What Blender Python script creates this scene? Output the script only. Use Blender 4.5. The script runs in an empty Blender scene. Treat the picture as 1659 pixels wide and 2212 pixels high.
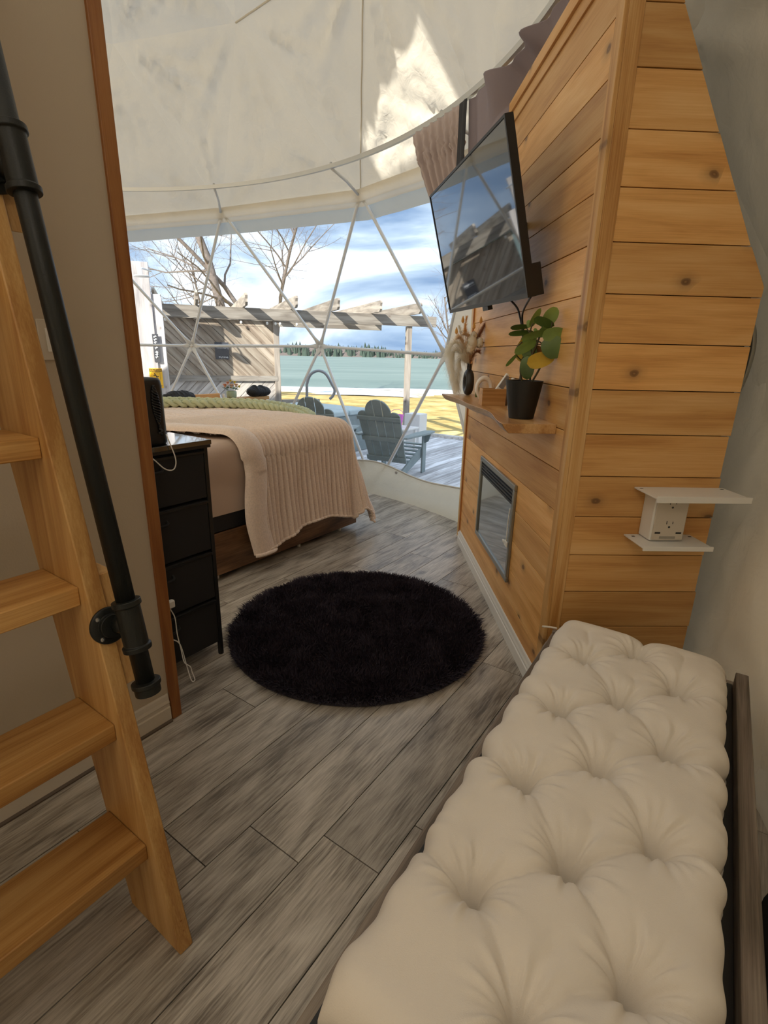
import bpy, bmesh, math, random
import numpy as np
from mathutils import Vector, Matrix, noise
random.seed(7)
S = bpy.context.scene
COL = S.collection
sin, cos, rad, pi = math.sin, math.cos, math.radians, math.pi
# ---------------------------------------------------------------- camera
W0, H0, F0, CX, CY = 1659., 2212., 1108., 829.5, 1106.
def cam_axes():
    a = math.atan(.0226); n = np.array([-sin(a), cos(a)])
    d = abs((np.array([CX, CY]) - np.array([788., 761.])).dot(n))
    nad = np.array([CX, CY]) + n*F0*F0/d
    vy = np.array([788-CX, -(761-CY), -F0]); vz = -np.array([nad[0]-CX, -(nad[1]-CY), -F0])
    vz /= np.linalg.norm(vz); vy /= np.linalg.norm(vy)
    return np.array([np.cross(vy, vz), vy, vz])
CR = cam_axes()
EYE = Vector((0, 0, 1.5))
cd = bpy.data.cameras.new('camera'); cam = bpy.data.objects.new('camera', cd); COL.objects.link(cam)
cd.sensor_fit = 'VERTICAL'; cd.sensor_height = 36; cd.lens = F0/H0*36; cd.clip_start = .02; cd.clip_end = 2000
cam.matrix_world = Matrix.Translation(EYE) @ Matrix(CR.tolist()).to_4x4()
S.camera = cam
def ray(px, py):
    v = CR @ np.array([px-CX, -(py-CY), -F0]); return Vector((v/np.linalg.norm(v)).tolist())
def at(px, py, Y):            # the point of the plane y = Y seen at a pixel
    d = ray(px, py); return EYE + d*(Y/d.y)
def atz(px, py, z):           # the point of the plane z seen at a pixel
    d = ray(px, py); return EYE + d*((z-1.5)/d.z)
# ---------------------------------------------------------------- world, sun, exposure
SUN_AZ, SUN_EL = rad(212), rad(31)
w = bpy.data.worlds.new('World'); S.world = w; w.use_nodes = True
nt = w.node_tree; nt.nodes.clear()
def N(nt, t, **k):
    n = nt.nodes.new(t)
    for a, b in k.items():
        if a.startswith('i_'): n.inputs[int(a[2:])].default_value = b
        else: setattr(n, a, b)
    return n
def ramp(nt, stops, interp='LINEAR'):
    r = nt.nodes.new('ShaderNodeValToRGB'); e = r.color_ramp.elements; r.color_ramp.interpolation = interp
    while len(e) > 1: e.remove(e[0])
    e[0].position = stops[0][0]; e[0].color = (*stops[0][1], 1) if len(stops[0][1]) == 3 else stops[0][1]
    for p, c in stops[1:]:
        q = e.new(p); q.color = (*c, 1) if len(c) == 3 else c
    return r
tc = N(nt, 'ShaderNodeTexCoord'); mp = N(nt, 'ShaderNodeMapping')
mp.inputs['Scale'].default_value = (1.0, 1.0, 3.2); mp.inputs['Location'].default_value = (1.7, .35, .2)
n1 = N(nt, 'ShaderNodeTexNoise'); n1.inputs['Scale'].default_value = 2.3; n1.inputs['Detail'].default_value = 8; n1.inputs['Roughness'].default_value = .52; n1.inputs['Distortion'].default_value = .5
r1 = ramp(nt, [(.30, (.10, .17, .30)), (.42, (.17, .26, .40)), (.50, (.36, .46, .58)), (.57, (.70, .77, .83)), (.70, (.92, .94, .96))])
bg = N(nt, 'ShaderNodeBackground'); out = N(nt, 'ShaderNodeOutputWorld'); bg.inputs[1].default_value = .86
L = nt.links.new
L(tc.outputs['Generated'], mp.inputs[0]); L(mp.outputs[0], n1.inputs['Vector']); L(n1.outputs[0], r1.inputs[0]); L(r1.outputs[0], bg.inputs[0]); L(bg.outputs[0], out.inputs[0])
sd = bpy.data.lights.new('sun', 'SUN'); sun = bpy.data.objects.new('sun', sd); COL.objects.link(sun)
sd.energy = 4.0; sd.angle = rad(.6); sd.color = (1, .93, .80)
sun.rotation_euler = (pi/2 - SUN_EL, 0, -SUN_AZ + pi)
S.view_settings.view_transform = 'Standard'; S.view_settings.look = 'None'; S.view_settings.gamma = 1
S.view_settings.use_curve_mapping = False
S.view_settings.exposure = 1.15
# fill light added behind the camera to brighten the room, itself unseen
ld = bpy.data.lights.new('added_fill_light', 'AREA'); lo = bpy.data.objects.new('added_fill_light', ld); COL.objects.link(lo)
ld.shape = 'DISK'; ld.size = .34; ld.energy = 2.2; ld.color = (1, .90, .78); lo.location = (-.15, -.25, 2.675)

# ---------------------------------------------------------------- mesh builder
class MB:
    def __init__(s): s.v = []; s.f = []
    def add(s, vs, fs):
        o = len(s.v); s.v += [tuple(p) for p in vs]; s.f += [tuple(i+o for i in f) for f in fs]; return s
    def box(s, x0, x1, y0, y1, z0, z1, M=None):
        vs = [Vector((x, y, z)) for z in (z0, z1) for y in (y0, y1) for x in (x0, x1)]
        if M: vs = [M @ p for p in vs]
        return s.add(vs, [(0,2,3,1), (4,5,7,6), (0,1,5,4), (2,6,7,3), (0,4,6,2), (1,3,7,5)])
    def prism(s, poly, d, fn):
        """poly: list of 2d points, extruded 0..d; fn(a,b,t)->3d"""
        n = len(poly)
        vs = [fn(a, b, 0) for a, b in poly] + [fn(a, b, d) for a, b in poly]
        fs = [tuple(range(n))[::-1], tuple(range(n, 2*n))] + [(i, (i+1) % n, (i+1) % n+n, i+n) for i in range(n)]
        return s.add(vs, fs)
    def tube(s, pts, r, seg=8, caps=True):
        pts = [Vector(p) for p in pts]; n = len(pts)
        rs = r if isinstance(r, (list, tuple)) else [r]*n
        t0 = (pts[1]-pts[0]).normalized(); ref = Vector((0, 0, 1)) if abs(t0.z) < .9 else Vector((1, 0, 0))
        side = t0.cross(ref).normalized(); vs = []
        for i in range(n):
            t = (pts[min(i+1, n-1)] - pts[max(i-1, 0)]).normalized()
            side = (side - t*side.dot(t)).normalized(); up = t.cross(side)
            for k in range(seg):
                a = 2*pi*k/seg; vs.append(pts[i] + (side*cos(a)+up*sin(a))*rs[i])
        fs = [(i*seg+k, i*seg+(k+1) % seg, (i+1)*seg+(k+1) % seg, (i+1)*seg+k) for i in range(n-1) for k in range(seg)]
        if caps: fs += [tuple(range(seg))[::-1], tuple(range((n-1)*seg, n*seg))]
        return s.add(vs, fs)
    def lathe(s, prof, seg=24, c=(0, 0, 0), M=None, cap=True):
        vs = []
        for r, z in prof:
            for k in range(seg):
                a = 2*pi*k/seg; p = Vector((c[0]+r*cos(a), c[1]+r*sin(a), c[2]+z)); vs.append(M @ p if M else p)
        n = len(prof)
        fs = [(i*seg+k, i*seg+(k+1) % seg, (i+1)*seg+(k+1) % seg, (i+1)*seg+k) for i in range(n-1) for k in range(seg)]
        if cap: fs += [tuple(range(seg))[::-1], tuple(range((n-1)*seg, n*seg))]
        return s.add(vs, fs)
    def grid(s, nu, nv, fn, flip=False):
        vs = [fn(i/nu, j/nv) for i in range(nu+1) for j in range(nv+1)]
        q = nv+1
        fs = [(i*q+j, (i+1)*q+j, (i+1)*q+j+1, i*q+j+1) for i in range(nu) for j in range(nv)]
        if flip: fs = [f[::-1] for f in fs]
        return s.add(vs, fs)
    def sphere(s, c, r, u=10, v=7, sc=(1, 1, 1)):
        return s.add([Vector(c)] , []) if False else s.lathe_s(c, r, u, v, sc)
    def lathe_s(s, c, r, u, v, sc):
        vs = []; 
        for i in range(v+1):
            t = pi*i/v - pi/2; t = max(-pi/2+.02, min(pi/2-.02, t))
            for k in range(u):
                a = 2*pi*k/u; vs.append((c[0]+r*cos(t)*cos(a)*sc[0], c[1]+r*cos(t)*sin(a)*sc[1], c[2]+r*sin(t)*sc[2]))
        fs = [(i*u+k, i*u+(k+1) % u, (i+1)*u+(k+1) % u, (i+1)*u+k) for i in range(v) for k in range(u)]
        fs += [tuple(range(u))[::-1], tuple(range(v*u, v*u+u))]
        return s.add(vs, fs)
    def build(s, name, mat, parent=None, smooth=False, bevel=0, M=None, **tags):
        me = bpy.data.meshes.new(name); me.from_pydata(s.v, [], s.f); me.materials.append(mat)
        if smooth: me.polygons.foreach_set('use_smooth', [True]*len(me.polygons))
        me.update(); o = bpy.data.objects.new(name, me); COL.objects.link(o)
        if parent: o.parent = parent
        if M: o.matrix_local = M
        if bevel:
            b = o.modifiers.new('b', 'BEVEL'); b.width = bevel; b.segments = 2; b.limit_method = 'ANGLE'; b.angle_limit = rad(40)
            me.polygons.foreach_set('use_smooth', [True]*len(me.polygons))
            try: me.set_sharp_from_angle(angle=rad(40))
            except Exception: pass
        for k, v in tags.items(): o[k] = v
        return o
def bez(ps, n=24):
    ps = [Vector(p) for p in ps]; P = [ps[0]] + ps + [ps[-1]]; o = []
    for i in range(1, len(P)-2):
        for k in range(n):
            t = k/n; a, b, c, d = P[i-1], P[i], P[i+1], P[i+2]
            o.append(.5*((2*b)+(c-a)*t+(2*a-5*b+4*c-d)*t*t+(3*b-a-3*c+d)*t**3))
    return o + [ps[-1]]
def thing(name, label, cat, loc=(0, 0, 0), rz=0, group=None):
    o = bpy.data.objects.new(name, None); COL.objects.link(o); o.location = loc; o.rotation_euler = (0, 0, rz); o.empty_display_size = .1
    o['label'] = label; o['category'] = cat
    if group: o['group'] = group
    return o
def tag(o, label, cat, group=None, kind=None):
    o['label'] = label; o['category'] = cat
    if group: o['group'] = group
    if kind: o['kind'] = kind
    return o
def struct(o): o['kind'] = 'structure'; return o
def nz(x, y=0, z=0): return noise.noise(Vector((x, y, z)))

# ---------------------------------------------------------------- materials
def newmat(name):
    m = bpy.data.materials.new(name); m.use_nodes = True; nt = m.node_tree
    return m, nt, nt.nodes['Principled BSDF'], nt.links.new
def plain(name, col, rough=.6, metal=0, spec=.5, bump=0, bscale=200, var=0, coat=0):
    m, nt, p, L = newmat(name)
    p.inputs['Base Color'].default_value = (*col, 1); p.inputs['Roughness'].default_value = rough; p.inputs['Metallic'].default_value = metal
    p.inputs['Specular IOR Level'].default_value = spec
    if coat: p.inputs['Coat Weight'].default_value = coat
    tc = N(nt, 'ShaderNodeTexCoord')
    if bump:
        n = N(nt, 'ShaderNodeTexNoise'); n.inputs['Scale'].default_value = bscale; n.inputs['Detail'].default_value = 3
        b = N(nt, 'ShaderNodeBump'); b.inputs['Strength'].default_value = bump; b.inputs['Distance'].default_value = .002
        L(tc.outputs['Object'], n.inputs['Vector']); L(n.outputs[0], b.inputs['Height']); L(b.outputs[0], p.inputs['Normal'])
    if var:
        n = N(nt, 'ShaderNodeTexNoise'); n.inputs['Scale'].default_value = 7; n.inputs['Detail'].default_value = 5
        r = ramp(nt, [(.3, tuple(c*(1-var) for c in col)), (.7, tuple(min(1, c*(1+var)) for c in col))])
        L(tc.outputs['Object'], n.inputs['Vector']); L(n.outputs[0], r.inputs[0]); L(r.outputs[0], p.inputs['Base Color'])
    return m
def wood(name, light, mid, dark, axis, across=9., along=.9, knots=.85, kscale=(4.2, 6.), kprob=.20, naxis=None, rough=.45, kcol=(.08, .03, .012), contrast=1., fine=1., bump=.15, var=.22):
    """grain runs along axis (0,1,2) of the object's own space; each plank gets its own offset and tone"""
    m, nt, p, L = newmat(name)
    tc = N(nt, 'ShaderNodeTexCoord'); oi = N(nt, 'ShaderNodeObjectInfo')
    sc = N(nt, 'ShaderNodeVectorMath', operation='SCALE'); cb = N(nt, 'ShaderNodeCombineXYZ')
    m1 = N(nt, 'ShaderNodeMath', operation='MULTIPLY'); m1.inputs[1].default_value = 37.3
    m2 = N(nt, 'ShaderNodeMath', operation='MULTIPLY'); m2.inputs[1].default_value = 91.7
    L(oi.outputs['Random'], m1.inputs[0]); L(oi.outputs['Random'], m2.inputs[0])
    L(m1.outputs[0], cb.inputs[0]); L(m2.outputs[0], cb.inputs[1]); L(m1.outputs[0], cb.inputs[2])
    ad = N(nt, 'ShaderNodeVectorMath', operation='ADD'); L(tc.outputs['Object'], ad.inputs[0]); L(cb.outputs[0], ad.inputs[1])
    def mapped(al, ac):
        mp = N(nt, 'ShaderNodeMapping'); v = [ac]*3; v[axis] = al; mp.inputs['Scale'].default_value = v
        L(ad.outputs[0], mp.inputs[0]); return mp
    a = mapped(along, across)
    n1 = N(nt, 'ShaderNodeTexNoise'); n1.inputs['Scale'].default_value = 1.6; n1.inputs['Detail'].default_value = 6; n1.inputs['Distortion'].default_value = .6
    L(a.outputs[0], n1.inputs['Vector'])
    b = mapped(along*3, across*14)
    n2 = N(nt, 'ShaderNodeTexNoise'); n2.inputs['Scale'].default_value = 1.5; n2.inputs['Detail'].default_value = 5; n2.inputs['Roughness'].default_value = .65
    L(b.outputs[0], n2.inputs['Vector'])
    mix = N(nt, 'ShaderNodeMath', operation='MULTIPLY_ADD'); mix.inputs[1].default_value = .45*fine
    h = N(nt, 'ShaderNodeMath', operation='ADD'); h.inputs[1].default_value = -.225*fine
    L(n2.outputs[0], mix.inputs[0]); L(n1.outputs[0], h.inputs[0]); L(h.outputs[0], mix.inputs[2])
    c0 = .5-.16/contrast; c1 = .5+.16/contrast
    r = ramp(nt, [(c0, dark), (.5, mid), (c1, light)]); L(mix.outputs[0], r.inputs[0])
    colout = r.outputs[0]
    if knots:
        k = mapped(kscale[0], kscale[1]); na = naxis if naxis is not None else (1, 0, 1)[axis]; sp3 = N(nt, 'ShaderNodeSeparateXYZ'); L(k.outputs[0], sp3.inputs[0]); cb3 = N(nt, 'ShaderNodeCombineXYZ')
        for q_, a_ in enumerate([a_ for a_ in (0, 1, 2) if a_ != na]): L(sp3.outputs[a_], cb3.inputs[q_])
        k = cb3; vo = N(nt, 'ShaderNodeTexVoronoi'); vo.voronoi_dimensions = '2D'; vo.inputs['Scale'].default_value = 1.; vo.inputs['Randomness'].default_value = .9
        dn = N(nt, 'ShaderNodeTexNoise'); dn.inputs['Scale'].default_value = 3.5; L(k.outputs[0], dn.inputs['Vector'])
        dv = N(nt, 'ShaderNodeMix', data_type='RGBA', blend_type='LINEAR_LIGHT'); dv.inputs[0].default_value = .05
        L(k.outputs[0], dv.inputs[6]); L(dn.outputs['Color'], dv.inputs[7]); L(dv.outputs[2], vo.inputs['Vector'])
        kr = ramp(nt, [(.0, (.7, .7, .7)), (.03, (1, 1, 1)), (.065, (.85, .85, .85)), (.085, (.40, .40, .40)), (.16, (.16, .16, .16)), (.26, (.0, .0, .0))])
        L(vo.outputs['Distance'], kr.inputs[0])
        sx = N(nt, 'ShaderNodeSeparateColor'); L(vo.outputs['Color'], sx.inputs[0]); gt = N(nt, 'ShaderNodeMath', operation='GREATER_THAN'); gt.inputs[1].default_value = 1-kprob; L(sx.outputs[0], gt.inputs[0])
        k1 = N(nt, 'ShaderNodeMath', operation='MULTIPLY'); L(kr.outputs[0], k1.inputs[0]); L(gt.outputs[0], k1.inputs[1])
        ks = N(nt, 'ShaderNodeMath', operation='MULTIPLY'); ks.inputs[1].default_value = knots; L(k1.outputs[0], ks.inputs[0])
        km = N(nt, 'ShaderNodeMix', data_type='RGBA'); L(ks.outputs[0], km.inputs[0]); L(colout, km.inputs[6]); km.inputs[7].default_value = (*kcol, 1)
        colout = km.outputs[2]
    vm = N(nt, 'ShaderNodeHueSaturation'); mr = N(nt, 'ShaderNodeMapRange'); mr.inputs['To Min'].default_value = 1-var; mr.inputs['To Max'].default_value = 1+var
    L(oi.outputs['Random'], mr.inputs[0]); L(mr.outputs[0], vm.inputs['Value']); L(colout, vm.inputs['Color']); L(vm.outputs[0], p.inputs['Base Color'])
    p.inputs['Roughness'].default_value = rough
    if bump:
        bp = N(nt, 'ShaderNodeBump'); bp.inputs['Strength'].default_value = bump; bp.inputs['Distance'].default_value = .001
        L(n2.outputs[0], bp.inputs['Height']); L(bp.outputs[0], p.inputs['Normal'])
    return m
PL, PM, PD = (.82, .51, .22), (.71, .385, .13), (.52, .235, .06)
M_pine_y = wood('pine_boards_front', PL, PM, PD, 1, contrast=.62)
M_pine_x = wood('pine_boards_end', PL, PM, PD, 0, contrast=.62)
M_pine_z = wood('pine_upright', PL, PM, PD, 2, across=14, knots=.7)
M_trim = wood('stained_end_trim', (.44, .19, .055), (.36, .14, .035), (.27, .09, .02), 2, across=16, knots=.5)
M_ladder_z = wood('ladder_pine', (.60, .36, .14), (.50, .275, .09), (.38, .18, .05), 2, across=14, knots=.6)
M_ladder_y = wood('ladder_tread_pine', (.60, .34, .115), (.48, .24, .065), (.33, .14, .03), 1, across=12, knots=.5)
M_floor = wood('grey_laminate_plank', (.58, .53, .46), (.39, .345, .29), (.15, .125, .10), 1, across=7, along=1.7, knots=.6, kscale=(2.2, 4.), kprob=.12, naxis=2, rough=.34, kcol=(.05, .04, .03), contrast=.62, fine=2.2, bump=.3, var=.13)
M_joint = plain('floor_joint', (.03, .025, .02), .8)
M_deck = wood('weathered_deck', (.80, .80, .82), (.62, .61, .62), (.42, .40, .41), 1, knots=.3, naxis=2, rough=.8)
M_grey_y = wood('weathered_fence', (.44, .38, .31), (.34, .28, .22), (.22, .17, .13), 1, naxis=2, kprob=.3, knots=.6, rough=.85)
M_grey_lo = wood('weathered_fence_lit', (.66, .62, .58), (.54, .50, .46), (.36, .33, .31), 1, knots=.4, rough=.85)  # fence wood again, paler: the lower boards' stronger light is in the colour
M_beam = wood('weathered_beam', (.40, .37, .33), (.31, .28, .245), (.20, .175, .15), 0, knots=.4, rough=.85)
M_beam_y = wood('weathered_rafter', (.42, .38, .33), (.32, .28, .24), (.20, .175, .15), 1, knots=.3, rough=.85)
M_post = wood('weathered_post', (.52, .46, .40), (.40, .35, .30), (.26, .22, .19), 2, knots=.5, rough=.85)
M_tower = wood('pale_tower_board', (.62, .60, .61), (.52, .50, .51), (.38, .36, .38), 2, across=7, knots=.5, rough=.8)  # pale boards, tone set in the base colour
M_brown = wood('dark_stained_plank', (.22, .115, .055), (.14, .068, .03), (.055, .025, .011), 1, across=5, knots=.6, rough=.4)
M_shelf = wood('live_edge_slab', (.66, .42, .20), (.55, .31, .12), (.38, .18, .06), 1, across=6, knots=.2, rough=.3)
M_box = wood('desk_box_wood', (.62, .36, .15), (.52, .27, .09), (.40, .19, .055), 0, across=30, knots=0, rough=.5)
M_bench = wood('bench_grey_wood', (.26, .215, .17), (.18, .14, .11), (.09, .07, .05), 1, across=18, knots=0, rough=.55)
M_wallpaint = plain('beige_wall_paint', (.50, .42, .32), .85, bump=.25, bscale=160)
M_white = plain('white_paint', (.80, .78, .74), .45)
M_base = plain('white_baseboard', (.78, .77, .75), .4)
M_base2 = plain('cream_baseboard', (.62, .55, .46), .45)
M_black = plain('black_plastic', (.012, .012, .013), .4)
M_pipe = plain('black_iron_pipe', (.008, .009, .008), .45, spec=.35, bump=.2, bscale=300)
M_screw = plain('zinc_screw', (.5, .5, .5), .35, 1)
M_strut = plain('galvanised_strut', (.70, .73, .76), .42, .1)
M_alu = plain('rail_metal', (.62, .62, .60), .3, .6)
M_dress = plain('black_fabric_drawer', (.010, .010, .012), .75, bump=.3, bscale=500)
M_dtop = plain('black_gloss_top', (.02, .02, .022), .10, spec=1., coat=1)
M_rug = plain('black_rug', (.018, .013, .02), .8)
M_pile = plain('black_pile', (.026, .018, .028), .8, spec=.3)
M_cushion = plain('natural_cotton', (.80, .73, .64), .92, bump=.35, bscale=500, var=.04)
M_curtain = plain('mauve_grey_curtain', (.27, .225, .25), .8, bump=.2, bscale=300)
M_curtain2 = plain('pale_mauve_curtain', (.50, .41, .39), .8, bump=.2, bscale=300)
M_dcurt = plain('curtain_gap_black', (.02, .02, .025), .7)
M_duvet = plain('tan_duvet', (.60, .45, .36), .85, bump=.3, bscale=60)
M_bedblack = plain('black_bed_base', (.012, .012, .014), .7)
M_throw = plain('sage_chunky_yarn', (.56, .58, .36), .9, bump=.5, bscale=150, var=.12)
M_leaf = plain('leaf_green', (.10, .17, .035), .35, var=.35)
M_leafl = plain('leaf_light_green', (.20, .30, .07), .35, var=.3)
M_leafy = plain('leaf_yellow', (.62, .42, .04), .4, var=.3)
M_leafb = plain('leaf_brown', (.22, .10, .03), .5, var=.3)
M_stem = plain('plant_stem', (.07, .06, .025), .6)
M_soil = plain('potting_soil', (.03, .02, .015), .95, bump=.8, bscale=60)
M_pot = plain('matt_black_pot', (.010, .011, .012), .5)
M_vase = plain('matt_black_ceramic', (.02, .018, .018), .45)
M_pampas = plain('cream_pampas', (.95, .90, .78), .9)
M_pampas2 = plain('tan_pampas', (.78, .64, .46), .9)
M_pampas3 = plain('rust_pampas', (.36, .16, .08), .9)
M_gold = plain('golden_grass', (.80, .55, .22), .8)
for m_ in (M_pampas, M_pampas2, M_pampas3, M_gold):
    nt = m_.node_tree; p = nt.nodes['Principled BSDF']; c_ = p.inputs['Base Color'].default_value
    t_ = N(nt, 'ShaderNodeBsdfTranslucent'); t_.inputs[0].default_value = (min(1, c_[0]*1.25), min(1, c_[1]*1.25), min(1, c_[2]*1.25), 1); mx = N(nt, 'ShaderNodeMixShader'); mx.inputs[0].default_value = .5
    nt.links.new(p.outputs[0], mx.inputs[1]); nt.links.new(t_.outputs[0], mx.inputs[2]); nt.links.new(mx.outputs[0], nt.nodes['Material Output'].inputs[0])
M_bunny = plain('bunny_tail_white', (.80, .77, .68), .95, bump=1, bscale=150)
M_chair = plain('grey_green_chair', (.25, .30, .30), .6, var=.12)
M_tub = plain('pale_tub_cover', (.50, .60, .62), .6)
M_rust = plain('steel_tube', (.30, .32, .36), .35, .6)
M_bark = plain('grey_bark', (.17, .145, .135), .95, bump=.8, bscale=30, var=.3)
M_conif = plain('far_conifers', (.045, .07, .055), .95, var=.4)
M_scrub = plain('far_scrub', (.15, .125, .115), .95, var=.4)
M_pink = plain('pink_bucket', (.75, .16, .62), .5)
M_yellow = plain('sign_yellow', (.95, .52, .01), .5)
M_ink = plain('sign_ink', (.05, .025, .005), .6)
M_board = plain('sign_slate', (.055, .06, .075), .5)
M_signw = plain('sign_white', (.75, .77, .80), .6)
M_peach = plain('peach_rose', (.85, .42, .27), .7, var=.15)
M_peachl = plain('pale_peach_rose', (.90, .62, .45), .7, var=.1)
M_yel = plain('yellow_bloom', (.80, .62, .08), .7)
M_ribglass = plain('ribbed_green_pot', (.38, .45, .30), .25)
M_cable = plain('white_cable', (.82, .80, .76), .45)
M_fglass = plain('fireplace_glass', (.50, .52, .52), .05, metal=.95)
M_fframe = plain('fireplace_frame', (.30, .30, .27), .30, metal=.6)
M_clear = None
def clearmat(name, col=(.96, .98, 1), f=.07, rough=.03):
    m, nt, p, L = newmat(name); nt.nodes.remove(p)
    t = N(nt, 'ShaderNodeBsdfTransparent'); t.inputs[0].default_value = (*col, 1)
    g = N(nt, 'ShaderNodeBsdfGlossy'); g.inputs['Roughness'].default_value = rough
    mx = N(nt, 'ShaderNodeMixShader'); mx.inputs[0].default_value = f
    o = nt.nodes['Material Output']; L(t.outputs[0], mx.inputs[1]); L(g.outputs[0], mx.inputs[2]); L(mx.outputs[0], o.inputs[0]); return m
M_pvc = clearmat('clear_vinyl', f=.03)
M_greyband = None
def canvas(name, col, trans, bump=.3, tcol=None):
    m, nt, p, L = newmat(name)
    p.inputs['Roughness'].default_value = .9
    tc = N(nt, 'ShaderNodeTexCoord')
    n = N(nt, 'ShaderNodeTexNoise'); n.inputs['Scale'].default_value = 2.2; n.inputs['Detail'].default_value = 5
    r = ramp(nt, [(.3, tuple(c*.93 for c in col)), (.7, tuple(min(1, c*1.05) for c in col))]); L(tc.outputs['Object'], n.inputs['Vector']); L(n.outputs[0], r.inputs[0]); L(r.outputs[0], p.inputs['Base Color'])
    n3 = N(nt, 'ShaderNodeTexNoise'); n3.inputs['Scale'].default_value = 9; n3.inputs['Detail'].default_value = 7; n3.inputs['Distortion'].default_value = 1.5
    b = N(nt, 'ShaderNodeBump'); b.inputs['Strength'].default_value = bump; b.inputs['Distance'].default_value = .02
    L(tc.outputs['Object'], n3.inputs['Vector']); L(n3.outputs[0], b.inputs['Height']); L(b.outputs[0], p.inputs['Normal'])
    t = N(nt, 'ShaderNodeBsdfTranslucent'); t.inputs[0].default_value = (*(tcol or col), 1)
    mx = N(nt, 'ShaderNodeMixShader'); mx.inputs[0].default_value = trans
    o = nt.nodes['Material Output']; L(p.outputs[0], mx.inputs[1]); L(t.outputs[0], mx.inputs[2]); L(mx.outputs[0], o.inputs[0]); return m
M_liner = canvas('cream_dome_canvas', (.78, .73, .635), .26, tcol=(.95, .86, .72))
M_seamc = canvas('liner_seam', (.70, .64, .53), .2, bump=.1)
M_skirt = canvas('cream_skirt_canvas', (.80, .75, .62), .35)
M_band = canvas('grey_window_band', (.56, .58, .57), .35, bump=.05)
M_seam = canvas('pale_seam_tape', (.78, .74, .66), .25, bump=.05)

# rib blanket material with plush bump
def plush(name, col):
    m, nt, p, L = newmat(name)
    p.inputs['Roughness'].default_value = .95; p.inputs['Sheen Weight'].default_value = .5
    tc = N(nt, 'ShaderNodeTexCoord'); n = N(nt, 'ShaderNodeTexNoise'); n.inputs['Scale'].default_value = 90; n.inputs['Detail'].default_value = 6
    r = ramp(nt, [(.3, tuple(c*.86 for c in col)), (.62, col)]); L(tc.outputs['Object'], n.inputs['Vector']); L(n.outputs[0], r.inputs[0]); L(r.outputs[0], p.inputs['Base Color'])
    b = N(nt, 'ShaderNodeBump'); b.inputs['Strength'].default_value = .45; b.inputs['Distance'].default_value = .004
    L(n.outputs[0], b.inputs['Height']); L(b.outputs[0], p.inputs['Normal']); return m
M_plush = plush('blush_plush', (.90, .73, .62))

# ================================================================ DOME SHELL
DC = Vector((-2.64, 2.46, 1.0)); DR = 4.35
def sp(phi, z, R=DR):
    r = math.sqrt(max(0, R*R-(z-1)**2)); return Vector((DC.x+r*cos(rad(phi)), DC.y+r*sin(rad(phi)), z))
NN = 16; ST = 22.5
row0 = [sp(49.1+ST*i, 0) for i in range(NN)]
row1 = [sp(37.8+ST*i, 1.52) for i in range(NN)]          # 0=C 1=B 2=A
row2 = [sp(48.6+ST*i, 2.90) for i in range(NN)]          # 0=E 1=D
row2[1] = sp(73.5, 2.90); row2[2] = sp(97, 2.78); row1[2] = sp(83.3, 1.53)
row1[0] = sp(37.9, 1.49); row1[1] = sp(60.4, 1.555)
row3 = [sp(59.8+ST*i, 4.02) for i in range(NN)]
row3[15] = sp(33.5, 4.02)
row4 = [sp(59.8+45*i, 4.86) for i in range(8)]
apex = [Vector((DC.x, DC.y, 5.33))]
tris = []   # (a,b,c,tag)
def T(rows, kind): tris.append((rows, kind))
WIN = []; SKY = []; DOOR = []
skin = []
def dphi(a, b): return (a-b+180) % 360-180
def cen(t): c = (t[0]+t[1]+t[2])/3; return math.degrees(math.atan2(c.y-DC.y, c.x-DC.x)) % 360, c.z
all_t = []
for i in range(NN):
    j = (i+1) % NN
    # row0[i] lies between row1[i] and row1[i+1]
    all_t += [(row0[i-1], row0[i], row1[i]), (row0[i], row1[j], row1[i]),
              (row1[i], row1[j], row2[i]), (row1[j], row2[j], row2[i]),
              (row2[i], row2[j], row3[i]), (row2[j], row3[j], row3[i])]
for k in range(8):
    a, b, c, d = row3[2*k % 16], row3[(2*k+1) % 16], row3[(2*k+2) % 16], row4[k]
    all_t += [(a, b, d), (b, c, d), (c, row4[(k+1) % 8], d), (row4[k], row4[(k+1) % 8], apex[0])]
for t in all_t:
    ph, z = cen(t)
    if z < 2.9 and 27 < ph < 108: WIN.append(t)
    elif z > 4.9 and abs(dphi(ph, -8)) < 6:
        r7, r0 = sorted(t, key=lambda q: (q.z > 5.2, q.y))[:2]; ap = apex[0]
        Q = lambda s_, t_: r7.lerp(r0, s_).lerp(ap, t_)
        SKY += [(Q(.14, 0), Q(.6, 0), Q(.6, .5)), (Q(.14, 0), Q(.6, .5), Q(.14, .5))]
        skin += [(r7, Q(.14, 0), Q(.14, .5)), (r7, Q(.14, .5), Q(0, .5)), (Q(.6, 0), r0, Q(1, .5)), (Q(.6, 0), Q(1, .5), Q(.6, .5)), (Q(0, .5), Q(1, .5), ap)]
    elif z < 1.0 and abs(dphi(ph, 313)) < 12: DOOR.append(t)
    else: skin.append(t)
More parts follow.
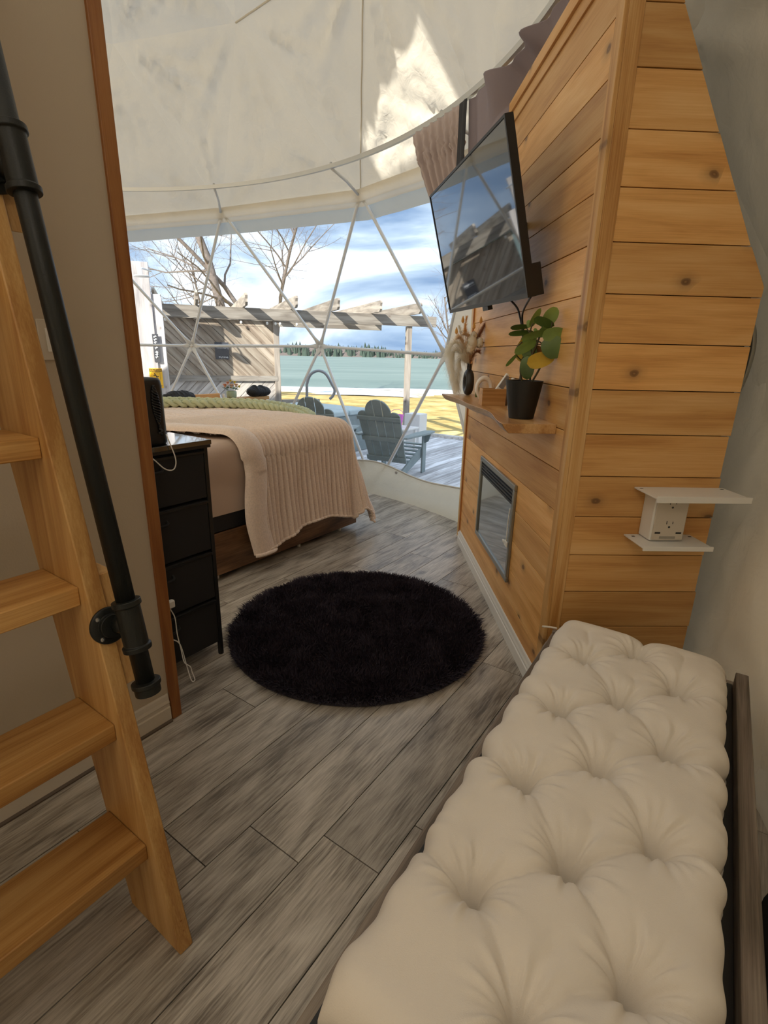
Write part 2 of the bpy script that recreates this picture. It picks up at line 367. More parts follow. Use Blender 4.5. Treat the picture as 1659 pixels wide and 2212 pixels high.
def canvas_facet(mb, t, n=12, sag=.0, amp=1.):
    a, b, c = t; nrm = (b-a).cross(c-a).normalized()
    if nrm.dot((a+b+c)/3-DC) > 0: nrm = -nrm            # points inward
    idx = {}; vs = []
    for i in range(n+1):
        for j in range(n+1-i):
            l = (i/n, j/n, 1-i/n-j/n); p = a*l[0]+b*l[1]+c*l[2]
            e = min(l); env = min(1, e*6)
            bump = 27*l[0]*l[1]*l[2]
            d = sag*bump
            for q, (A, B, C_) in enumerate(((a, b, c), (b, c, a), (c, a, b))):
                r_ = (p-A).length
                if r_ > 1e-4:
                    an = (p-A).angle((B-A))
                    d += amp*min(1, e*5)*(.060*math.exp(-((r_-.25)/.40)**2)*nz(an*11+q*7, A.x*3+A.y*5, A.z*2+r_*.5)+.030*math.exp(-r_/.8)*nz(an*26+q*3, A.y*5+A.x, r_*.7))*1.6
            d += amp*env*.012*nz(p.x*3.1, p.y*3.1, p.z*5)
            idx[(i, j)] = len(vs); vs.append(p+nrm*d)
    fs = []
    for i in range(n):
        for j in range(n-i):
            fs.append((idx[(i, j)], idx[(i+1, j)], idx[(i, j+1)]))
            if j < n-i-1: fs.append((idx[(i+1, j)], idx[(i+1, j+1)], idx[(i, j+1)]))
    mb.add(vs, fs)
mb = MB()
for t in skin:
    ph, z = cen(t)
    near = (20 < ph < 130 and z > 2.8) or (z > 3.9) or (ph > 330 or ph < 35)
    canvas_facet(mb, t, 30 if near else 6)
dome = struct(mb.build('ceiling', M_liner, smooth=True))
def seam(a, b, name='seam_tape', w_=.011):
    d = (b-a).normalized(); sd_ = d.cross((DC-a).normalized()).normalized(); mb = MB()
    def f(u, v):
        p = a.lerp(b, u); return p+(DC-p).normalized()*(.008+.006*math.sin(pi*v))+sd_*(v-.5)*2*w_+Vector((nz(u*9), nz(u*9, 3), 0))*.006
    mb.grid(30, 4, f); return mb.build(name, M_seamc, dome, smooth=True)
for a, b in ((row2[0], row3[15]), (row3[15], row3[0])): seam(a, b, w_=.007)
# skylight
mb = MB(); [mb.add(t, [(0, 1, 2)]) for t in SKY]; struct(mb.build('window_2', M_pvc))
# clear window facets and their struts
win = struct(MB().add([], []).build('window_1', M_pvc))
off = 1.012
def out(p, k=off): return DC+(p-DC)*k
for t in WIN: MB().add([out(q) for q in t], [(0, 1, 2)]).build('pane', M_pvc, win)
def strut(a, b, r=.0165):
    d = (b-a).normalized(); Lg = (b-a).length; inw = (DC-(a+b)/2).normalized()
    mb = MB(); seg = 10; vs = []
    stn = [(0.02, .028, .004), (.06, .028, .004), (.09, .022, .010), (.13, r, r), (Lg-.13, r, r), (Lg-.09, .022, .010), (Lg-.06, .028, .004), (Lg-.02, .028, .004)]
    side = d.cross(inw).normalized()
    for s_, wd, th in stn:
        for k in range(seg):
            an = 2*pi*k/seg; vs.append(a+d*s_+side*cos(an)*wd+inw*sin(an)*th)
    n = len(stn)
    fs = [(i*seg+k, i*seg+(k+1) % seg, (i+1)*seg+(k+1) % seg, (i+1)*seg+k) for i in range(n-1) for k in range(seg)]
    fs += [tuple(range(seg))[::-1], tuple(range((n-1)*seg, n*seg))]
    mb.add(vs, fs); return mb
frame = thing('dome_frame', 'pale grey tubular strut frame of the dome standing inside the clear window', 'frame', (-1, 6, 0))
def world_child(o, par): o.parent = par; o.matrix_parent_inverse = Matrix.Translation(-par.location)
done = set(); nodes = []
def key(p): return (round(p.x, 3), round(p.y, 3), round(p.z, 3))
for t in WIN:
    for a, b in ((t[0], t[1]), (t[1], t[2]), (t[2], t[0])):
        k = tuple(sorted((key(a), key(b))))
        if k in done: continue
        done.add(k)
        if a.z > 2.7 and b.z > 2.7: continue
        if a.z < .1 and b.z < .1: continue
        world_child(strut(a, b).build('strut', M_strut, smooth=True), frame)
    for q in t:
        if key(q) not in nodes: nodes.append(key(q))
for q in nodes:
    q = Vector(q)
    if q.z < .1: continue
    inw = (DC-q).normalized(); M = Matrix.Translation(q-inw*.012) @ inw.to_track_quat('Z', 'Y').to_matrix().to_4x4()
    mb = MB(); mb.lathe([(.028, 0), (.028, .018), (.012, .02), (.012, .034), (.004, .038)], 12, M=M)
    world_child(mb.build('hub_bolt', M_white if q.z > 1.6 or abs(q.x+2.14) < .1 else M_strut, smooth=False), frame)
# strip of the frame behind the pine end panel, on the right
a = row1[(-1) % 16]; 
# hem bands along the top of the window
ring2 = [row2[15], row2[0], row2[1], row2[2], row2[3]]
def hem(zo0, zo1, mat, name, k, par=None, sagw=0):
    mb = MB()
    for i in range(4):
        A, B = ring2[i], ring2[i+1]
        def f(u, v):
            p = A.lerp(B, u); ext = .16*abs(u-.5)*0
            d = zo0+(zo1-zo0)*v
            q = Vector((p.x, p.y, p.z-d)); c2 = Vector((DC.x, DC.y, 0)); h = Vector((q.x-DC.x, q.y-DC.y, 0)); h.normalize()
            q += h*(d*.42) ; q = q-h*k
            q.z += .006*nz(q.x*6, q.y*6, v*3)*(1 if v > .5 else 0) + .012*sin(u*pi)*(0)
            return q
        mb.grid(14, 3, f)
    o = mb.build(name, mat, par, smooth=True); return o
struct(hem(-.02, .07, M_liner, 'trim_1', .04))
struct(hem(.055, .105, M_seam, 'trim_2', .015))
struct(hem(.08, .20, M_band, 'trim_3', -.03))
# canvas skirt at the foot of the window
def skirt(u, v):
    ph = 20+u*96
    wob = .03*nz(ph*.05, 3)
    zt = .29 + .035*cos(rad((ph-49.1)*16)) + .02*nz(ph*.11, 9)
    z = zt*v; p = sp(ph, max(z, 0)); h = Vector((p.x-DC.x, p.y-DC.y, 0)).normalized()
    p = p - h*(.09 + .05*(1-v)**2*1.2 + .012*nz(ph*.6, v*2) + .012*sin(v*6+ph*.1)); return p
mb = MB(); mb.grid(120, 12, skirt)
sk = mb.build('trim_4', M_skirt, smooth=True); struct(sk); sk['label'] = 'cream canvas skirt along the bottom of the window'
mb = MB(); mb.tube([skirt(i/90, 1) for i in range(91)], .009, 6); mb.build('piping', M_seam, sk, smooth=True)
gp = atz(831, 1006, .27); pdir = (EYE-gp).normalized()
mb = MB(); mb.lathe([(.006, 0), (.016, .002), (.018, .006), (.012, .008)], 14, M=Matrix.Translation(skirt((44.5-20)/96, .9)) @ Vector((-.7, -.7, .1)).to_track_quat('Z', 'Y').to_matrix().to_4x4()); mb.build('grommet', M_alu, sk)
# ---------------------------------------------------------------- floor of planks
AZ = rad(37); RF = Matrix.Rotation(-AZ, 4, 'Z')
mb = MB(); mb.lathe([(4.20, -.045), (4.20, -.006)], 64, c=(DC.x, DC.y, 0)); 
floor = mb.build('floor', M_joint); struct(floor); floor.rotation_euler = (0, 0, 0)
U = Vector((sin(AZ), cos(AZ))); V = Vector((cos(AZ), -sin(AZ)))
DCf = Vector((DC.x*V.x+DC.y*V.y, DC.x*U.x+DC.y*U.y))
def clipc(poly, c, r, n=40):
    for k in range(n):
        a = 2*pi*(k+.5)/n; nx, ny = cos(a), sin(a); out_ = []
        f = lambda p: (p[0]-c[0])*nx+(p[1]-c[1])*ny-r
        for i in range(len(poly)):
            p, q = poly[i], poly[(i+1) % len(poly)]; fp, fq = f(p), f(q)
            if fp <= 0: out_.append(p)
            if fp*fq < 0: t = fp/(fp-fq); out_.append((p[0]+(q[0]-p[0])*t, p[1]+(q[1]-p[1])*t))
        poly = out_
        if not poly: return []
    return poly
PW = .2195; joints = {-6: .665, -5: .838, -4: .955}
kv0 = int((DCf.x-4.3)/PW)-2
for k in range(kv0, kv0+45):
    v0 = -1.305+(k+6)*PW
    base = joints.get(k, (k*.47+.13) % 1.22)
    if v0 > DCf.x+4.3: break
    for m in range(-7, 8):
        s0 = base+m*1.22
        g = .0018
        poly = clipc([(v0+g, s0+g), (v0+PW-g, s0+g), (v0+PW-g, s0+1.22-g), (v0+g, s0+1.22-g)], DCf, 4.2)
        if len(poly) < 3: continue
        area = abs(sum(poly[i][0]*poly[(i+1) % len(poly)][1]-poly[(i+1) % len(poly)][0]*poly[i][1] for i in range(len(poly))))/2
        if area < .01: continue
        mb = MB(); mb.prism(poly, .0058, lambda a, b, t: Vector((a, b, -.006+t+.0002)))
        o = mb.build('plank', M_floor, floor); o.rotation_euler = (0, 0, -AZ)
# ---------------------------------------------------------------- left partition (painted), its end trim and baseboard
W0p = Vector((-.777, 1.882, 0)); MWp = Matrix.Translation(W0p) @ RF      # local +y along the wall towards the room, -x into the wall
mb = MB(); mb.box(-.12, 0, -4.2, -.045, 0, 3.5)
wl = mb.build('wall_left', M_wallpaint, M=MWp); struct(wl)
mb = MB(); mb.box(-.135, .012, -.045, .0, 0, 3.5); et = mb.build('trim_5', M_trim, M=MWp, bevel=.003); struct(et)
def base_profile(x0, h=.13):
    return [(x0, 0), (x0+.014, 0), (x0+.014, h*.52), (x0+.010, h*.56), (x0+.010, h*.66), (x0+.013, h*.70), (x0+.009, h*.80), (x0+.006, h*.95), (x0+.003, h), (x0, h)]
mb = MB(); mb.prism(base_profile(0), 4.1, lambda a, b, t: Vector((a, -4.15+t, b))); bl_ = mb.build('baseboard_left', M_base2, M=MWp); struct(bl_)
mb = MB(); mb.prism([(.014, 0), (.022, 0), (.022, .006), (.014, .012)], 4.1, lambda a, b, t: Vector((a, -4.15+t, b))); mb.build('shoe_moulding', plain('dark_shoe_gap', (.10, .07, .05), .6), bl_)
sw = thing('light_switch', 'beige rocker light switch plate on the painted wall behind the black handrail', 'switch', tuple(MWp @ Vector((0, -.275, 1.515))), -AZ)
MB().box(0.0, .006, -.036, .036, -.058, .058).build('plate', M_base2, sw, bevel=.002)
MB().box(.006, .011, -.017, .017, -.034, .034).build('rocker', M_white, sw, bevel=.001)
# ---------------------------------------------------------------- right pine wall (holds the screen and the fire)
XW, YN, YF, ZT = .81, 1.95, 4.0, 2.785
mb = MB(); mb.add([Vector((x, y, z)) for y in (YN+.012, YF) for x, z in ((XW+.006, 0), (1.40, 0), (1.40, 1.74), (.86, 2.77), (XW+.006, 2.77))],
    [(0, 1, 2, 3, 4), (9, 8, 7, 6, 5)]+[(i, i+5, (i+1) % 5+5, (i+1) % 5) for i in range(5)])
wr = mb.build('wall_right', M_joint); struct(wr)
zl = [0.0, .05] + [.05+.1668*k for k in range(1, 17)]
for i in range(len(zl)-1):
    z0, z1 = zl[i]+.0016, zl[i+1]-.0016
    if z1 > ZT: z1 = ZT-.01
    if z1-z0 < .01: continue
    jut = .0015*random.random()
    o = MB().box(XW-.008-jut, XW+.006, YN+.05, YF-.02, z0, z1).build('board', M_pine_y, wr, bevel=.0015)
    # end panel boards, cut to the slope of the dome
    def xr(z): return 1.43 if z < 1.755 else 1.425-(z-1.755)*.555
    j = .008*random.random()
    poly = [(XW+.02, z0), (xr(z0)-j, z0)] + ([(1.43, 1.755)] if z0 < 1.755 < z1 else []) + [(xr(z1)-j, z1), (XW+.02, z1)]
    mb = MB(); mb.prism(poly, .014+.002*random.random(), lambda a, b, t: Vector((a, YN+.012-t, b)))
    mb.build('board', M_pine_x, wr, bevel=.0012)
cor = MB().box(XW-.022, XW-.006, YN-.006, YN+.052, 0, ZT+.01).build('trim_6', M_pine_z, bevel=.002); struct(cor)
cor2 = MB().box(XW-.006, XW+.045, YN-.006, YN+.010, 0, ZT+.01).build('trim_7', M_pine_z, bevel=.002); struct(cor2)
cap = MB().box(XW-.03, 1.0, YN-.006, YF+.01, ZT-.02, ZT+.035).build('trim_8', M_pine_y, bevel=.002); struct(cap)
cap2 = MB().box(XW-.018, XW-.006, YN+.05, YF, ZT-.075, ZT-.02).build('trim_9', M_pine_y, bevel=.002); struct(cap2)
far = MB().box(XW-.02, XW+.0, YF-.02, YF, .10, ZT-.02).build('trim_10', M_trim, bevel=.002); struct(far)
ret = struct(MB().box(XW+.002, XW+.02, YF, YF+.16, 0, ZT-.05).build('trim_11', wood('sunlit_return_board', (.9, .60, .22), (.85, .52, .16), (.75, .42, .1), 2), bevel=.002))  # pine brightened in its own colour to look sunlit
mb = MB(); mb.prism([(-a, b) for a, b in base_profile(0, .115)], YF-YN-.03+.02, lambda a, b, t: Vector((XW-.008+a, YN+.02+t, b))); br = struct(mb.build('baseboard_right', M_base))
# canvas wall behind the end panel reaches the floor: a slack inner liner
def lin(u, v):
    ph = -75+u*85; z = v*2.9; p = sp(ph, z); h = Vector((p.x-DC.x, p.y-DC.y, 0)).normalized()
    return p-h*(.05+.03*nz(ph*.09, z*.6)+.01*nz(ph*.5, z*2)+.01*nz(ph*.2, z*4, 4))
lw = struct(MB().grid(70, 50, lin).build('wall_back', M_liner, smooth=True))
# door behind the camera: white frame and glass
dn = [q for t in DOOR for q in t]
dr = struct(MB().box(-.5, .5, -.03, .03, 0, .02).build('door_1', M_white, M=Matrix.Translation(sp(313, .01, 4.1)) @ Matrix.Rotation(rad(313+90), 4, 'Z')))
dl = MB()
for x0, x1, z0, z1 in ((-.5, -.42, 0, 2.0), (.42, .5, 0, 2.0), (-.5, .5, 1.92, 2.0), (-.42, .42, 0, .3)): dl.box(x0, x1, -.03, .03, z0, z1)
dl.build('door_frame', M_white, dr)
MB().box(-.42, .42, -.004, .004, .3, 1.92).build('glass', M_pvc, dr)

# ================================================================ LADDER
LB = Vector((-.46, .943, 0)); ML = Matrix.Translation(LB) @ RF
# local: +y along the treads to the right (the visible stringer at y=0..035), -x towards the painted wall
lad = thing('loft_ladder', 'pale pine loft ladder with wide treads leaning towards the painted wall at left', 'ladder', tuple(LB), -AZ)
k_ = .2
def stringer(y0, top=2.6):
    mb = MB(); d = .185
    poly = [(0, 0), (-.228, 0), (-.228-.006-top*k_, top), (-top*k_, top)]
    mb.prism(poly, .038, lambda a, b, t: Vector((a, y0+t, b))); return mb
stringer(0).build('stringer', M_ladder_z, lad, bevel=.003)
stringer(-.62).build('stringer', M_ladder_z, lad, bevel=.003)
for z in (.311, .641, .98, 1.311, 1.64, 1.97, 2.30):
    xf = -.030-z*k_
    MB().box(xf-.175, xf, -.582, 0, z-.046, z).build('tread', M_ladder_y, lad, bevel=.003)
for z0, z1 in ((.755, 1.0), (1.75, 2.02)):     # short blocks behind the handrail flanges
    mb = MB(); mb.prism([(-.012-z0*k_, z0-.03), (-.14-z0*k_, z0+.03), (-.14-z1*k_, z1), (-.012-z1*k_, z1)], .036, lambda a, b, t: Vector((a, .0385+t, b)))
    mb.build('block', M_ladder_z, lad, bevel=.002)
for s in (.055, .085):
    mb = MB(); mb.lathe([(.0025, 0), (.0025, .0008)], 8, M=Matrix.Translation(Vector((-.0005-s*k_, .022, s))) @ Vector((1, 0, .2)).to_track_quat('Z', 'Y').to_matrix().to_4x4())
    mb.build('plug', M_trim, lad)
# handrail: black pipe parallel to the stringer
fn = Vector((1, 0, k_)).normalized(); sdv = Vector((-k_, 0, 1)).normalized()
def hp(y, s, o): return Vector((0, y, 0))+sdv*s+fn*o
rail = thing('handrail', 'black iron pipe handrail bolted along the front of the pine ladder', 'handrail', tuple(LB), -AZ)
ra = .0205; PY, PO = .049, .068
mb = MB(); mb.tube([hp(PY, .76, PO), hp(PY, 2.6, PO)], ra, 24); mb.build('pipe', M_pipe, rail, smooth=True, bevel=0)
def along(prof, y, o, s0, seg=28):
    q = sdv.to_track_quat('Z', 'Y').to_matrix().to_4x4(); mb = MB(); mb.lathe([(r, z) for r, z in prof], seg, M=Matrix.Translation(hp(y, s0, o)) @ q); return mb
along([(.021, 0), (.028, .002), (.0285, .02), (.032, .022), (.032, .032), (.022, .034)], PY, PO, .735).build('end_cap', M_pipe, rail, smooth=False, bevel=.001)
for s0 in (.845, 1.80, 2.45):
    along([(.021, 0), (.0305, .001), (.031, .012), (.0265, .015), (.0265, .105), (.031, .108), (.0305, .12), (.021, .121)], PY, PO, s0).build('tee_fitting', M_pipe, rail, bevel=.001)
    q = fn.to_track_quat('Z', 'Y').to_matrix().to_4x4(); sc_ = s0+.06
    mb = MB(); mb.lathe([(.0215, .012), (.0215, PO)], 20, M=Matrix.Translation(hp(.045, sc_, 0)) @ q); mb.build('nipple', M_pipe, rail, smooth=True)
    mb = MB(); mb.lathe([(.043, .001), (.043, .007), (.039, .010), (.027, .011), (.026, .022)], 30, M=Matrix.Translation(hp(.029, sc_, 0)) @ q); fl_ = mb.build('flange', M_pipe, rail, bevel=.001)
    for a in range(4):
        an = pi/4+a*pi/2; c = hp(.029+.034*cos(an), sc_+.034*sin(an), .0105)
        mb = MB(); mb.lathe([(.0052, 0), (.0048, .003), (.002, .0035), (.0018, .001)], 12, M=Matrix.Translation(c) @ q); mb.build('screw', M_screw, fl_)

# ================================================================ BENCH
AB = rad(35)
bench = thing('bench', 'grey wooden bench frame with raised rails carrying the tufted cushion', 'bench', (.80, 1.84, 0), -AB)
# local x 0..0.6 across, y 0..-1.56 along
MB().box(.612, .650, -1.60, .03, .30, .452).build('side_rail', M_bench, bench, bevel=.003)
MB().box(-.026, .008, -1.58, .03, .25, .392).build('side_rail', M_bench, bench, bevel=.003)
MB().box(-.026, .65, .032, .055, .25, .40).build('end_rail', M_bench, bench, bevel=.003)
MB().box(-.002, .610, -1.58, .03, .385, .40).build('seat_panel', M_black, bench)
for x in (-.04, .592):
    for y in (-.05, -1.60):
        MB().box(x, x+.055, y, y+.055, 0, .36).build('leg', M_bench, bench, bevel=.003)
mb = MB(); mb.tube(bez([(-.03, -1.605, .36), (.03, -1.61, .43), (.14, -1.615, .435), (.3, -1.615, .42), (.62, -1.615, .44)], 10), .014, 8); mb.build('end_rail', M_bench, bench, smooth=True)
cus = thing('seat_cushion', 'long cream tufted cotton cushion lying on the grey wooden bench', 'cushion', (.80, 1.84, .402), -AB)
BT = []
for i in range(6):
    BT += [(.155, -.277-.32*i), (.457, -.284-.318*i), (.305, -.147-.31*i)]
BT = [b for b in BT if b[1] > -1.53]
CRS = []
for i, a in enumerate(BT):
    for b in BT[i+1:]:
        d = math.hypot(a[0]-b[0], a[1]-b[1])
        if .15 < d < .24 and abs(a[0]-b[0]) > .1: CRS.append((a, b, .8))
    if a[0] < .2: CRS.append((a, (-.02, a[1]+.05), 1.)); 
    if a[0] > .4: CRS.append((a, (.62, a[1]+.03), 1.))
    if a[0] > .2 and a[0] < .4: CRS.append((a, (a[0]+.02, a[1]+.12), .3))
CRS += [((.305, -.147), (.33, .02), .9), ((.155, -.277), (.13, -.1), .4), ((.457, -.284), (.45, -.1), .4)]
BTa = np.array(BT)
def cus_h(X, Y):
    """X,Y arrays in bench space -> height above the seat"""
    Wd, Ln = .60, 1.55
    ex = np.clip(np.minimum(X, Wd-X), 0, None); ey = np.clip(np.minimum(-Y, Ln+Y), 0, None)
    def rnd(e, r): t = np.clip(e/r, 0, 1); return np.sqrt(np.clip(1-(1-t)**2, 0, 1))
    h = .098*rnd(ex, .075)**.8*rnd(ey, .075)**.8
    h = h + .016*np.sin(np.clip(X/Wd, 0, 1)*pi)
    h = h+.006*np.sin(Y*19+1)*np.sin(X*12)
    for (a, b, s) in CRS:
        a = np.array(a); b = np.array(b); d = b-a; L2 = d.dot(d)
        t = np.clip(((X-a[0])*d[0]+(Y-a[1])*d[1])/L2, 0, 1)
        bend = .010*np.sin(t*pi)*np.sin(a[0]*50+b[1]*31)
        nn = np.array([-d[1], d[0]])/math.sqrt(L2)
        dist = np.hypot(X-a[0]-t*d[0]-bend*nn[0], Y-a[1]-t*d[1]-bend*nn[1])
        dep = s*(.024*np.exp(-dist/.010)+.012*np.exp(-(dist/.04)**2))*(1-.25*np.sin(t*pi))
        h = h-dep*np.clip(h/.05, 0, 1)
    for bx, by in BT:
        dx = X-bx; dy = Y-by; r = np.hypot(dx, dy); an = np.arctan2(dy, dx)
        h = h-.030*np.exp(-(r/.020)**2)-.020*np.exp(-(r/.055)**2)
        ph = bx*37+by*23
        wr = np.sin(an*9+ph)+.7*np.sin(an*14+ph*2.3)+.5*np.sin(an*23+ph*3.1)
        h = h+.0042*wr*np.exp(-((r-.05)/.04)**2)
    # puckers on the long edges
    for sgn, e in ((0, X), (1, Wd-X)):
        h = h+.0028*np.sin(Y*95+3*np.sin(Y*17+sgn))*np.exp(-(e/.05)**2)*(.5+.5*np.sin(Y*9+sgn*2))
    return h
nx, ny = 150, 380
gx = np.linspace(0, 1, nx+1); gy = np.linspace(0, 1, ny+1)
GX, GY = np.meshgrid(gx, gy, indexing='ij')
# denser sampling at the rounded edges
ex_ = .5-.5*np.cos(GX*pi); ey_ = GY
X = .60*(.35*ex_+.65*GX); Y = -1.55*ey_
Hh = cus_h(X, Y)
edge_w = .006*np.sin(Y*20)+.004*np.sin(Y*47+1)
# edges pulled in beside the tuft rows
fx = X/.6
pin = np.zeros_like(Y)
for bx, by in BT:
    if bx < .2: pin += .016*np.exp(-((Y-by-.05)/.03)**2)*(1-fx)**2
    if bx > .4: pin -= .016*np.exp(-((Y-by-.03)/.03)**2)*fx**2
X2 = X+pin+edge_w*(fx-.5)*2+.018*(fx-.5)*2*np.clip(1-Hh/.09, 0, 1)*-1
Y2 = Y+.010*np.sin(X*14+1)*np.exp(-(np.minimum(-Y, 1.55+Y)/.1)**2)
verts = [(float(X2[i, j]), float(Y2[i, j]), float(Hh[i, j])+.014) for i in range(nx+1) for j in range(ny+1)]
q = ny+1
faces = [(i*q+j, i*q+j+1, (i+1)*q+j+1, (i+1)*q+j) for i in range(nx) for j in range(ny)]
mb = MB(); mb.add(verts, [f[::-1] for f in faces]); 
rimi = [0*q+j for j in range(q)]+[i*q+ny for i in range(1, nx+1)]+[nx*q+j for j in range(ny-1, -1, -1)]+[i*q for i in range(nx-1, 0, -1)]
n0 = len(mb.v)
for r_ in rimi: x, y, z = mb.v[r_]; mb.v.append((.3+(x-.3)*.985, -.775+(y+.775)*.995, .002))
n = len(rimi)
mb.f += [(rimi[i], rimi[(i+1) % n], n0+(i+1) % n, n0+i) for i in range(n)]
mb.f.append(tuple(range(n0, n0+n)))
mb.build('cover', M_cushion, cus, smooth=True)
mb = MB()
for s in (-1, 1): mb.tube([Vector(verts[(0 if s < 0 else nx)*q+j])+Vector((s*.002, 0, -.004)) for j in range(0, q, 3)], .0028, 6)
mb.build('piping', M_cushion, cus, smooth=True)
for bx, by in BT:
    z = float(cus_h(np.array([[bx]]), np.array([[by]]))[0, 0])+.014
    mb = MB(); mb.lathe_s((bx, by, z+.001), .006, 8, 5, (1, 1, .5)); mb.build('tuft', M_cushion, cus, smooth=True)
mb = MB(); mb.tube(bez([(.004, -.03, .05), (-.03, -.05, .055), (-.05, -.04, .045)], 6), .004, 5); mb.build('tie', M_cushion, cus, smooth=True)
lmp = thing('fill_light_housing', 'round white lamp added behind the viewer to carry the fill light', 'lamp', (-.15, -.25, 2.69))  # housing made up for the added fill light, out of view
mb = MB(); mb.lathe([(.17, .0), (.19, .01), (.19, .05), (.02, .055)], 32); mb.build('shade', M_white, lmp)
mb = MB(); mb.tube([(0, 0, .05), (0, 0, .9)], .012, 8); mb.build('stem', M_white, lmp)
filler = thing('dark_filler', 'low black filler form on the floor behind the bench against the canvas', 'filler', (.905, .60, 0), -AB)  # black form added to fill the dark area behind the bench
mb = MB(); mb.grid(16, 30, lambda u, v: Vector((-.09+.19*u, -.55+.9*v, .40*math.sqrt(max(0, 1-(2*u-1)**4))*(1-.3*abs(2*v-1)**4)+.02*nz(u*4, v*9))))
mb.build('body', M_dress, filler, smooth=True)

# ================================================================ RUG
RC = (-.025, 2.615); RR = .705
rug = thing('round_rug', 'round black shaggy rug lying on the grey plank floor', 'rug', (RC[0], RC[1], 0))
mb = MB(); mb.lathe([(RR-.02, .001), (RR, .004), (RR-.01, .014), (.3, .018), (.02, .018)], 72); mb.build('backing', M_rug, rug)
rs = np.random.RandomState(3); NS = 42000
rr = np.sqrt(rs.rand(NS))*RR; aa = rs.rand(NS)*2*pi
ed = np.clip((rr-(RR-.06))/.06, 0, 1)
cl = np.array([nz(float(r*cos(a))*9, float(r*sin(a))*9, 0) for r, a in zip(rr, aa)]); cl2 = np.array([nz(float(r*cos(a))*9, float(r*sin(a))*9, 7) for r, a in zip(rr, aa)])
bx = rr*np.cos(aa); by = rr*np.sin(aa)
lx = cl*.026+rs.randn(NS)*.010+np.cos(aa)*ed*.03; ly = cl2*.026+rs.randn(NS)*.010+np.sin(aa)*ed*.03
hz = (.036+rs.rand(NS)*.012)*(1-.55*ed)
wd = .0022; wa = rs.rand(NS)*pi; wx = np.cos(wa)*wd; wy = np.sin(wa)*wd
vv = np.stack([np.stack([bx-wx, by-wy, np.full(NS, .012)], 1), np.stack([bx+wx, by+wy, np.full(NS, .012)], 1),
    np.stack([bx+lx*.35+wx, by+ly*.35+wy, .012+(hz-.0)*.65], 1), np.stack([bx+lx*.35-wx, by+ly*.35-wy, .012+hz*.65], 1), np.stack([bx+lx, by+ly, .010+hz], 1)], 1).reshape(-1, 3)
ff = []
for i in range(NS): o = i*5; ff.append((o, o+1, o+2, o+3)); ff.append((o+3, o+2, o+4))
mb = MB(); mb.v = [tuple(p) for p in vv.tolist()]; mb.f = ff; mb.build('pile', M_pile, rug, kind='stuff')

# ================================================================ DRESSER and what stands on it
dre = thing('dresser', 'tall narrow black fabric dresser with glossy top between bed and wall end', 'dresser', (-.71, 2.346, 0), -AZ)
# local: front face x=0 looking +x ; y 0 at the right corner, going negative; back at x=-.3
DH, DW, DD = 1.108, .60, .30
for y in (-.022, -DW):
    for x in (-.022, -DD): MB().box(x, x+.02, y, y+.02, 0, DH-.03).build('post', M_black, dre, bevel=.001)
MB().box(-DD, .012, -DW-.004, .006, DH-.035, DH-.022).build('top_frame', M_black, dre)
MB().box(-DD-.002, .016, -DW-.006, .010, DH-.022, DH).build('top', M_dtop, dre, bevel=.002)
MB().box(-DD, -.022, -.003, .0, .07, DH-.04).build('side_cloth', M_dress, dre)
MB().box(-DD+.002, -.022, -DW+.002, -.01, .066, .076).build('bottom_shelf', M_black, dre)
zs = [.075, .325, .578, .836, 1.070]
for i in range(4):
    z0, z1 = zs[i]+.004, zs[i+1]-.010
    mb = MB(); mb.box(-DD+.01, -.002, -DW+.024, -.024, z0, z1); d = mb.build('drawer', M_dress, dre, bevel=.004)
    MB().box(-.002, .004, -DW+.024, -.024, z1-.012, z1-.002).build('drawer_edge', M_black, d, bevel=.001)
    mb = MB(); mb.tube(bez([(-.001, -.24, z1-.05), (.03, -.26, z1-.055), (.03, -.34, z1-.055), (-.001, -.36, z1-.05)], 6), .006, 6); mb.build('pull', M_dress, d, smooth=True)
for y in (-.012, -DW+.01):
    for x in (-.012, -DD+.01): mb = MB(); mb.lathe([(.012, 0), (.012, .012)], 10, c=(x, y, 0)); mb.build('foot', M_black, dre)
bx_ = thing('storage_box', 'black rounded box with braided cord on its front standing on the black dresser', 'box', tuple(Matrix.Translation((-.71, 2.346, 0)) @ RF @ Vector((-.09, -.255, DH))), -AZ)
def sq(r, hw, hd, n=32):
    o = []
    for k in range(n):
        a = 2*pi*k/n; c, s_ = cos(a), sin(a); o.append((math.copysign(abs(c)**.45, c)*hw*r, math.copysign(abs(s_)**.45, s_)*hd*r))
    return o
mb = MB(); prof = [(.93, 0), (1, .01), (1, .10), (.99, .24), (.96, .262), (.88, .272), (.5, .276)]; vs = []
for r_, z in prof: vs += [Vector((x, y, z)) for x, y in sq(r_, .075, .085)]
n = 32; fs = [(i*n+k, i*n+(k+1) % n, (i+1)*n+(k+1) % n, (i+1)*n+k) for i in range(len(prof)-1) for k in range(n)]+[tuple(range(n))[::-1], tuple(range((len(prof)-1)*n, len(prof)*n))]
mb.add(vs, fs).build('body', M_black, bx_, smooth=True)
mb = MB()
for s in range(3):
    mb.tube([(.078+.004*cos(t*34+s*2.1), .028+.016*sin(t*34+s*2.1)*sin(pi*min(1, t*1.15))+.008*t, .245-.18*t) for t in np.linspace(0, 1, 60)], .0042, 6)
mb.tube([(.08, .034, .07), (.085, .046, .058), (.083, .03, .052), (.082, .04, .045)], .006, 6)
mb.build('braided_cord', M_black, bx_, smooth=True)
def dpt(px, py, off=.03):
    d = ray(px, py); nn = Vector((V.x, V.y, 0)); p0 = Vector((-.71, 2.346, 0))+nn*off; t = (p0-EYE).dot(nn)/d.dot(nn); return EYE+d*t
